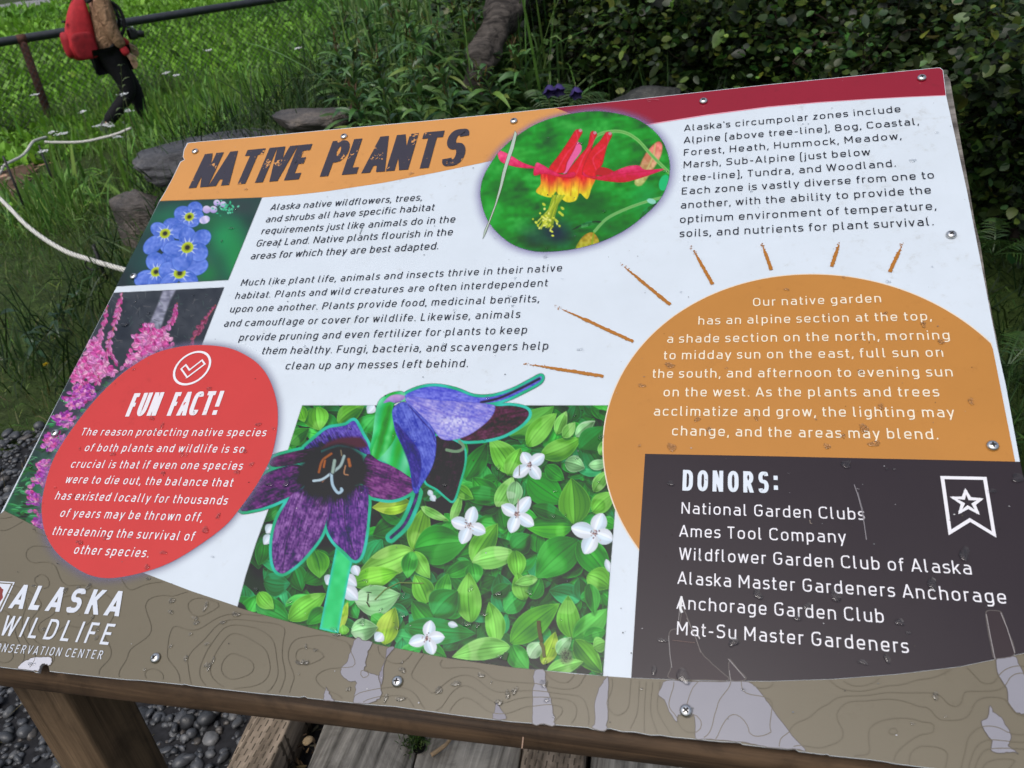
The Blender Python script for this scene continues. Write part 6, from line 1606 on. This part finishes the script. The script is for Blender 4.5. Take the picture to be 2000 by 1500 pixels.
# solve fb + s*FENCE_DIR + h*z = CAM + t*d
A = np.column_stack([FENCE_DIR, [0, 0, 1.0], -d]); s_, rail_h, _t = np.linalg.solve(A, CAM - fb)
lean = FENCE_DIR * s_
def solve_rail(px, py):
    d = ray(px, py); A = np.column_stack([FENCE_DIR, [0, 0, 1.0], -d]); return np.linalg.solve(A, CAM - fb)[:2]
s1, h1 = solve_rail(500, 4); 
slope = (h1 - rail_h) / (s1 - s_)
def railp(s): return fb + FENCE_DIR * s + np.array([0, 0, rail_h + slope * (s - s_)])
mb = MB(); mb.tube(np.array([railp(s) for s in np.linspace(s_ - 5, s1 + 6, 14)]), .048, 16); mb.build('rail', PIPE, ft, True)
step_ = 6.2
for k in range(-1, 4):
    b0 = fb + FENCE_DIR * k * step_; b0[2] = float(ground(b0[0], b0[1])) - .1
    mb = MB(); mb.tube(np.array([b0, railp(s_ + k * step_) - [0, 0, .02]]), .045, 14)
    mb.tube(np.array([railp(s_ + k * step_ - .05), railp(s_ + k * step_ + .05)]), .051, 14)
    mb.build('post', RUST, ft, True)
mb = MB(); ce = .07
s_lo, s_hi, hh = s_ - 3.2, s1 + 3.5, rail_h - .06
cnt = int((s_hi - s_lo + hh) / ce)
for k in range(cnt):
    for sg in (1, -1):
        a0 = s_lo - hh + k * ce if sg > 0 else s_lo + k * ce
        p0, p1 = (a0, 0.0), (a0 + sg * hh * (1 if sg > 0 else 1), hh)
        mk = lambda q: fb + FENCE_DIR * q[0] + np.array([0, 0, q[1] + slope * (q[0] - s_) + .02]) - FN * .05
        P_ = np.array([mk(p0), mk(p1)])
        mb.tube(P_, .0036, 3, cap=False)
mb.build('wire_mesh', WIRE, ft)
# ---------------- wooden platform under the sign: incised timbers and grey boards
def incised(name, c0, c1, c2):
    """treated timber: weathered grain with rows of short dark incision slots"""
    mt = wood_mat(name, c0, c1, .8, 1, .8, .5)
    nt = mt.node_tree; b = nt.nodes['Principled BSDF']
    src = b.inputs['Base Color'].links[0].from_socket
    v = coords(nt, (1, 1, 1), (0, 0, R_(90)))
    sp = N(nt, 'ShaderNodeSeparateXYZ'); nt.links.new(coords(nt), sp.inputs[0])
    def M(op, a, b=None, c=None):
        n = N(nt, 'ShaderNodeMath', operation=op)
        for k, q in enumerate((a, b, c)):
            if q is None: continue
            if isinstance(q, (int, float)): n.inputs[k].default_value = q
            else: nt.links.new(q, n.inputs[k])
        return n.outputs[0]
    nz = noise_tex(nt, 70, 2, .5, coords(nt))
    col_ = M('MULTIPLY_ADD', sp.outputs[0], 1 / .0095, M('MULTIPLY', nz.outputs[0], .35))
    row = M('MULTIPLY_ADD', sp.outputs[1], 1 / .026, M('MULTIPLY', M('FLOOR', col_), .5))
    dash = M('MULTIPLY', M('LESS_THAN', M('ABSOLUTE', M('SUBTRACT', M('FRACT', col_), .5)), .14), M('LESS_THAN', M('FRACT', row), .55))
    ml = N(nt, 'ShaderNodeMath', operation='MULTIPLY'); ml.inputs[1].default_value = .9; nt.links.new(dash, ml.inputs[0])
    mx = N(nt, 'ShaderNodeMix', data_type='RGBA'); mx.inputs[7].default_value = (*c2, 1)
    nt.links.new(ml.outputs[0], mx.inputs[0]); nt.links.new(src, mx.inputs[6]); nt.links.new(mx.outputs[2], b.inputs['Base Color'])
    return mt
JOI = incised('incised_timber', (.17, .13, .09), (.34, .27, .20), (.06, .045, .03))
BRD = wood_mat('grey_board', (.17, .155, .13), (.34, .315, .27), .9, 1, .8, .5)
pf = thing('wooden_platform', (-.25, .1, 0), 'low wooden platform of grey boards between incised timbers under the sign', 'platform')
def beam(name, x0, x1, y0, y1, z0, z1, mat, skew=.10):
    mb = MB(); V = np.array([(x + (y - .1) * -skew, y, z) for z in (z0, z1) for y in (y0, y1) for x in (x0, x1)])
    mb.add(V, [np.array([[0, 2, 3, 1], [4, 5, 7, 6], [0, 1, 5, 4], [2, 6, 7, 3], [0, 4, 6, 2], [1, 3, 7, 5]])])
    o = mb.build(name, mat, pf); bv = o.modifiers.new('edge', 'BEVEL'); bv.width = .004; bv.segments = 2
    return o
beam('timber', -.593, -.508, -.7, .95, -.03, .10, JOI)
beam('timber', -.048, .064, -.7, .95, -.03, .10, JOI)
beam('timber', .50, .60, -.7, .95, -.03, .10, JOI)
beam('board', -.452, -.255, -.7, .93, .035, .072, BRD)
beam('board', -.251, -.056, -.7, .93, .035, .070, BRD)
beam('board', .073, .275, -.7, .93, .035, .072, BRD)
beam('board', .279, .49, -.7, .93, .035, .071, BRD)
# debris in the gap beside the left timber
n = 260
x = rng.uniform(-.50, -.44, n); y = rng.uniform(-.3, .5, n)
V, Q, per = blades(np.stack([x, y, np.full(n, .03) + rng.uniform(0, .02, n)], 1), unit(np.c_[rng.normal(0, 1, (n, 2)), rng.normal(0, .15, n)]), rng.uniform(.008, .03, n), rng.uniform(.003, .012, n), .1, 2)
tag(mesh_obj('leaf_litter', V, [Q], CHIP, None, cvar([(.07, .045, .025), (.14, .10, .06), (.03, .022, .015)], n, per)), 'brown leaf litter and chips in the gap beside the left incised timber', 'litter', kind='stuff')
for (px, py, s_, lab) in [(602, 1447, .014, 'tan wood chip in the gap of the platform, upper one'), (622, 1484, .011, 'small tan wood chip in the gap of the platform, lower one')]:
    p = at(px, py, .062); q, f_, k_ = pebbles(np.array([p]), np.array([s_]), np.array([[.30, .22, .13]]))
    o = mesh_obj('wood_chip', q, [f_], CHIP, None, k_, False, rel=p); o.location = p
    tag(o, lab, 'wood chip')
p = at(850, 1470, .076); pts = [at(842, 1475, .078), at(858, 1464, .081), at(872, 1453, .082), at(882, 1440, .080)]
mb = MB(); mb.tube(spline(pts, 8), np.linspace(.0045, .0032, 25), 8)
tag(mb.build('twig', simple_mat('dry_twig', (.30, .21, .12), .7, .3, .3, 60), None, True), 'short curved tan twig lying on the grey boards', 'twig')
p = at(815, 1440, .072); t = thing('moss_tuft', p, 'tuft of dark green moss growing through the hole in the grey board', 'moss')
n = 700; pp = p + np.c_[rng.normal(0, .012, n), rng.normal(.004, .016, n), rng.uniform(0, .012, n)]
V, Q, per = blades(pp, updirs(n, .8), rng.uniform(.006, .016, n), rng.uniform(.002, .004, n), .3, 2)
mesh_obj('moss_leaves', V, [Q], LEAF, t, cvar([(.06, .11, .02), (.035, .07, .015)], n, per))
q = p + np.array([.012, -.022, .002]); th_ = np.arange(16) / 16 * 2 * np.pi
mesh_obj('hole', q + np.c_[.012 * np.cos(th_), .013 * np.sin(th_), np.zeros(16)], [np.arange(16)[None]], simple_mat('hole_shade', (.006, .006, .005), .95, .1), t)  # flat black disc on the board, standing in for the shade inside the hole

# ---------------- the walking person
def skel(name, verts, edges, radii, mat, parent, sub=2):
    me = bpy.data.meshes.new(name)
    me.from_pydata([tuple(v_) for v_ in verts], edges, [])
    me.materials.append(mat)
    o = link(bpy.data.objects.new(name, me), parent)
    sk = o.modifiers.new('skin', 'SKIN'); sk.use_smooth_shade = True
    for k, r in enumerate(radii):
        sv = me.skin_vertices[0].data[k]
        sv.radius = r if isinstance(r, tuple) else (r, r)
        sv.use_root = (k == 0)
    ss_ = o.modifiers.new('sub', 'SUBSURF'); ss_.levels = sub; ss_.render_levels = sub
    return o
toe = drop_to(199, 281)
PF = unit(np.array([.70, .714, 0])); PL_ = np.array([-PF[1], PF[0], 0])
org = toe + PF * .37; org[2] = float(ground(org[0], org[1]))
person = thing('person', org, 'person in a tan jacket and black trousers walking along the fence, head out of view', 'person')
person.rotation_euler = (0, 0, math.atan2(PF[1], PF[0]))
dz = toe[2] - org[2]
SKIN = simple_mat('skin', (.42, .25, .17), .5, .4, .12, 40)
JACK, jt, jb = mat_new('tan_jacket', .85, .2)
v = coords(jt); n1 = noise_tex(jt, 9, 5, .6, v, .8); r1 = ramp(jt, n1.outputs[0], [(.3, (.15, .085, .05)), (.5, (.27, .165, .095)), (.75, (.34, .215, .13))]); jt.links.new(r1.outputs[0], jb.inputs['Base Color']); bump(jt, jb, n1.outputs[0], 1.0, .07)
TROU = simple_mat('black_trousers', (.008, .008, .010), .8, .2, .3, 20)
REDC = simple_mat('red_fabric', (.42, .022, .03), .75, .3, .25, 12, .5)
HAIR = simple_mat('brown_hair', (.05, .03, .018), .6, .4, .3, 50)
SHOE = simple_mat('grey_shoe', (.05, .05, .055), .7, .3, .3, 30)
hip = .85
J = dict(pel=(0, 0, hip + .03), wai=(.02, 0, hip + .2), che=(.05, 0, hip + .42), nek=(.07, 0, hip + .58), hd0=(.085, 0, hip + .66), hd1=(.10, 0, hip + .75), hd2=(.09, 0, hip + .83),
         rsh=(.06, -.17, hip + .53), rel=(.05, -.22, hip + .24), rwr=(.13, -.22, hip + .0), rpa=(.155, -.22, hip - .055),
         lsh=(.06, .17, hip + .53), lel=(.08, .22, hip + .24), lwr=(.22, .21, hip + .05), lpa=(.25, .20, hip + .0),
         rhp=(0, -.09, hip), rkn=(.066, -.095, hip - .39), ran=(-.275, -.10, .20 + dz), rto=(-.36, -.10, .04 + dz),
         lhp=(0, .09, hip), lkn=(.14, .09, hip - .38), lan=(.13, .09, .08), lto=(.28, .09, .03))
names, V, E, Rr = [], [], [], []
def jv(n_, r, par=None, pos=None):
    names.append(n_); V.append(pos if pos is not None else J[n_]); Rr.append(r)
    if par: E.append((names.index(par), len(V) - 1))
jv('pel', (.13, .10)); jv('wai', (.115, .09), 'pel'); jv('che', (.135, .10), 'wai'); jv('nek', .05, 'che'); jv('hd0', .058, 'nek'); jv('hd1', .088, 'hd0'); jv('hd2', .075, 'hd1')
for s_ in 'rl':
    jv(s_ + 'sh', .058, 'che'); jv(s_ + 'el', .043, s_ + 'sh'); jv(s_ + 'wr', .026, s_ + 'el'); jv(s_ + 'pa', (.028, .015), s_ + 'wr')
    base = np.array(J[s_ + 'pa']); d_ = unit(base - np.array(J[s_ + 'wr']))
    for k, (off, ln) in enumerate([(-.026, .068), (-.009, .076), (.009, .070), (.025, .056)]):
        side = np.array([.9, 0, .35]) * off
        jv(f'{s_}f{k}', .0085, s_ + 'pa', tuple(base + d_ * .045 + side)); jv(f'{s_}g{k}', .0075, f'{s_}f{k}', tuple(base + d_ * (.045 + ln * .6) + side + np.array([-.006, 0, 0]))); jv(f'{s_}h{k}', .006, f'{s_}g{k}', tuple(base + d_ * (.045 + ln) + side + np.array([-.02, 0, 0])))
    th = base + np.array([.035, 0, .01]); jv(s_ + 't0', .010, s_ + 'wr', tuple(th)); jv(s_ + 't1', .008, s_ + 't0', tuple(th + d_ * .045 + [.006, 0, 0]))
    jv(s_ + 'hp', .085, 'pel'); jv(s_ + 'kn', .058, s_ + 'hp'); jv(s_ + 'an', .038, s_ + 'kn'); jv(s_ + 'to', (.035, .03), s_ + 'an')
skel('body', V, E, Rr, SKIN, person)
# face: nose, eyes, mouth, ears, hair
mb = MB()
hc = np.array(J['hd1'])
def quadric(c_, r, p=1.0, n=14, m_=10):
    u = np.linspace(-math.pi / 2, math.pi / 2, m_); w_ = np.arange(n) / n * 2 * np.pi
    sg = lambda v_, e: np.sign(v_) * np.abs(v_) ** e
    X = sg(np.cos(u), p)[:, None] * sg(np.cos(w_), p)[None]; Y = sg(np.cos(u), p)[:, None] * sg(np.sin(w_), p)[None]; Z = np.repeat(sg(np.sin(u), p)[:, None], n, 1)
    Vq = np.stack([X * r[0], Y * r[1], Z * r[2]], -1).reshape(-1, 3) + np.asarray(c_, float)
    i = np.arange(m_ - 1)[:, None] * n; j = np.arange(n)[None]; j2 = (j + 1) % n
    return Vq, [np.stack([i + j, i + j2, i + n + j2, i + n + j], -1).reshape(-1, 4)]
def local(name, shapes, mat, smooth=True, mods=None):
    mb = MB()
    for q in shapes: mb.add(*q)
    o = mb.build(name, mat, None, smooth); o.parent = person; return o
local('nose', [quadric(hc + [.092, 0, -.01], (.016, .012, .022))], SKIN)
local('mouth', [quadric(hc + [.080, 0, -.05], (.008, .022, .007))], simple_mat('lips', (.35, .12, .10), .5))
for s_ in (-1, 1):
    local('eye', [quadric(hc + [.080, s_ * .031, .015], (.010, .013, .010))], simple_mat('eye_white', (.7, .7, .7), .2))
    local('ear', [quadric(hc + [.0, s_ * .088, -.005], (.018, .008, .030))], SKIN)
local('hair', [quadric(hc + [-.022, 0, .04], (.094, .094, .085)), quadric(hc + [-.07, 0, -.03], (.045, .07, .10))], HAIR)
# jacket and trousers follow the body
skel('jacket', [(0, 0, hip - .03), (0.015, 0, hip + .14), (.05, 0, hip + .42), (.065, 0, hip + .555), J['rsh'], J['rel'], (.118, -.22, hip + .045), J['lsh'], J['lel'], (.20, .212, hip + .085)],
     [(0, 1), (1, 2), (2, 3), (2, 4), (4, 5), (5, 6), (2, 7), (7, 8), (8, 9)], [(.20, .16), (.185, .15), (.19, .145), .085, .085, .072, .055, .085, .072, .055], JACK, person)
skel('trousers', [(0, 0, hip + .03), (0, -.085, hip - .02), J['rkn'], (-.275, -.10, .20 + dz), (0, .085, hip - .02), J['lkn'], (.13, .09, .13)], [(0, 1), (1, 2), (2, 3), (0, 4), (4, 5), (5, 6)],
     [(.185, .15), .135, .088, .064, .135, .088, .064], TROU, person)
for s_, w_, p_ in (('r', 'rwr', 'rel'), ('l', 'lwr', 'lel')):
    a_, b_ = np.array(J[w_]), np.array(J[p_]); d_ = unit(b_ - a_)
    skel('cuff', [tuple(a_ + d_ * .075), tuple(a_ + d_ * .02), tuple(a_ - d_ * .03)], [(0, 1), (1, 2)], [.040, .044, .040], REDC, person)
def shoe(an, to, up):
    an, to = np.array(an, float), np.array(to, float)
    d_ = unit(to - an); u_ = unit(np.asarray(up, float)); s_ = np.cross(u_, d_)
    Vq, F = quadric((0, 0, 0), (1, 1, 1), .75)
    x_, y_, z_ = Vq.T
    wd = .052 * (1 - .18 * (x_ < 0)); hgt = np.where(x_ > .1, .030 * (1.1 - .3 * x_), .046)
    P = an + (to - an) * .55 + d_ * (x_ * .155)[:, None] + s_ * (y_ * wd)[:, None] + u_ * (z_ * hgt)[:, None]
    return P, F
local('shoe', [shoe((-.285, -.10, .21 + dz), (-.355, -.10, .015 + dz), (.95, 0, -.35))], SHOE)
local('shoe', [shoe((.11, .09, .045), (.27, .09, .035), (0, 0, 1))], SHOE)
# backpack: worn, yet it can be lifted off
def at_person(q): return org + PF * q[0] + PL_ * q[1] + np.array([0, 0, q[2]])
bpk = thing('backpack', at_person((-.2, 0, hip)), 'bright red backpack on the back of the walking person', 'backpack')
bpk.rotation_euler = person.rotation_euler
def blocal(name, shapes, mat):
    mb = MB()
    for q in shapes: mb.add(*q)
    o = mb.build(name, mat, None, True); o.parent = bpk; return o
Vq, F = quadric((0, 0, .27), (.125, .16, .29), .62, 24, 18)
Vq[:, 0] -= .05 * (1 - ((Vq[:, 2] - .2) / .35) ** 2) * (Vq[:, 0] < 0)
tp = 1 - .42 * np.clip((Vq[:, 2] - .12) / .44, 0, 1) ** 1.3; Vq[:, 0] = .10 + (Vq[:, 0] - .10) * tp; Vq[:, 1] *= tp
Vq[:, 0] += (Vq[:, 2] - .27) * .12
blocal('pack_body', [(Vq, F)], REDC)
Vq, F = quadric((-.155, 0, .14), (.055, .125, .125), .6, 20, 14)
blocal('front_pocket', [(Vq, F)], simple_mat('red_pocket', (.34, .014, .022), .7, .3, .2, 14, .5))
blocal('zip_pull', [quadric((-.135, -.10, .36), (.02, .035, .012), .8)], simple_mat('black_zip', (.012, .012, .013), .6, .3, .2, 40))
blocal('lower_panel', [quadric((-.02, -.15, .12), (.11, .035, .13), .5, 20, 14)], simple_mat('dark_red_panel', (.24, .010, .016), .75, .3, .25, 20, .5))
mb = MB()
for s_ in (-1, 1):
    mb.tube(spline([(.13, s_ * .10, .50), (.24, s_ * .13, .53), (.40, s_ * .14, .42), (.39, s_ * .17, .22), (.20, s_ * .17, .06), (.08, s_ * .13, .04)], 8), .017, 8)
o = mb.build('strap', simple_mat('black_webbing', (.012, .012, .013), .8, .2, .2, 40), None, True); o.parent = bpk
mb = MB(); mb.tube(spline([(-.01, -.05, .55), (.02, 0, .61), (.02, .05, .55)], 6), .010, 8); o = mb.build('grab_handle', simple_mat('black_handle', (.012, .012, .013), .8, .2, .2, 40), None, True); o.parent = bpk
# camera carried in front
cmr = thing('camera_bag', at_person((.27, -.04, hip + .15)), 'small black camera hanging at the front of the walking person', 'camera')
cmr.rotation_euler = person.rotation_euler
BLK = simple_mat('black_plastic', (.012, .012, .013), .45, .5, .3, 40)
mb = MB(); mb.add(*quadric((0, 0, 0), (.045, .07, .055), .4, 20, 14)); o = mb.build('camera_body', BLK, None, True); o.parent = cmr
mb = MB(); mb.tube(np.array([(.03, 0, 0), (.07, 0, -.01), (.11, 0, -.02)]), [.036, .034, .034], 16); o = mb.build('lens', BLK, None, True); o.parent = cmr
mb = MB(); mb.add(*quadric((.02, 0, .062), (.012, .02, .010), .6)); o = mb.build('viewfinder', simple_mat('silver_trim', (.5, .5, .5), .3, .5, .2, 40, 0, .6), None, True); o.parent = cmr
mb = MB(); mb.tube(spline([(0, .07, .03), (-.10, .10, .22), (-.20, .06, .40), (-.26, .04, .44)], 8), .008, 6); mb.tube(spline([(0, -.07, .03), (-.09, -.06, .22), (-.19, -.02, .40), (-.26, .0, .44)], 8), .008, 6)
o = mb.build('strap', BLK, None, True); o.parent = cmr
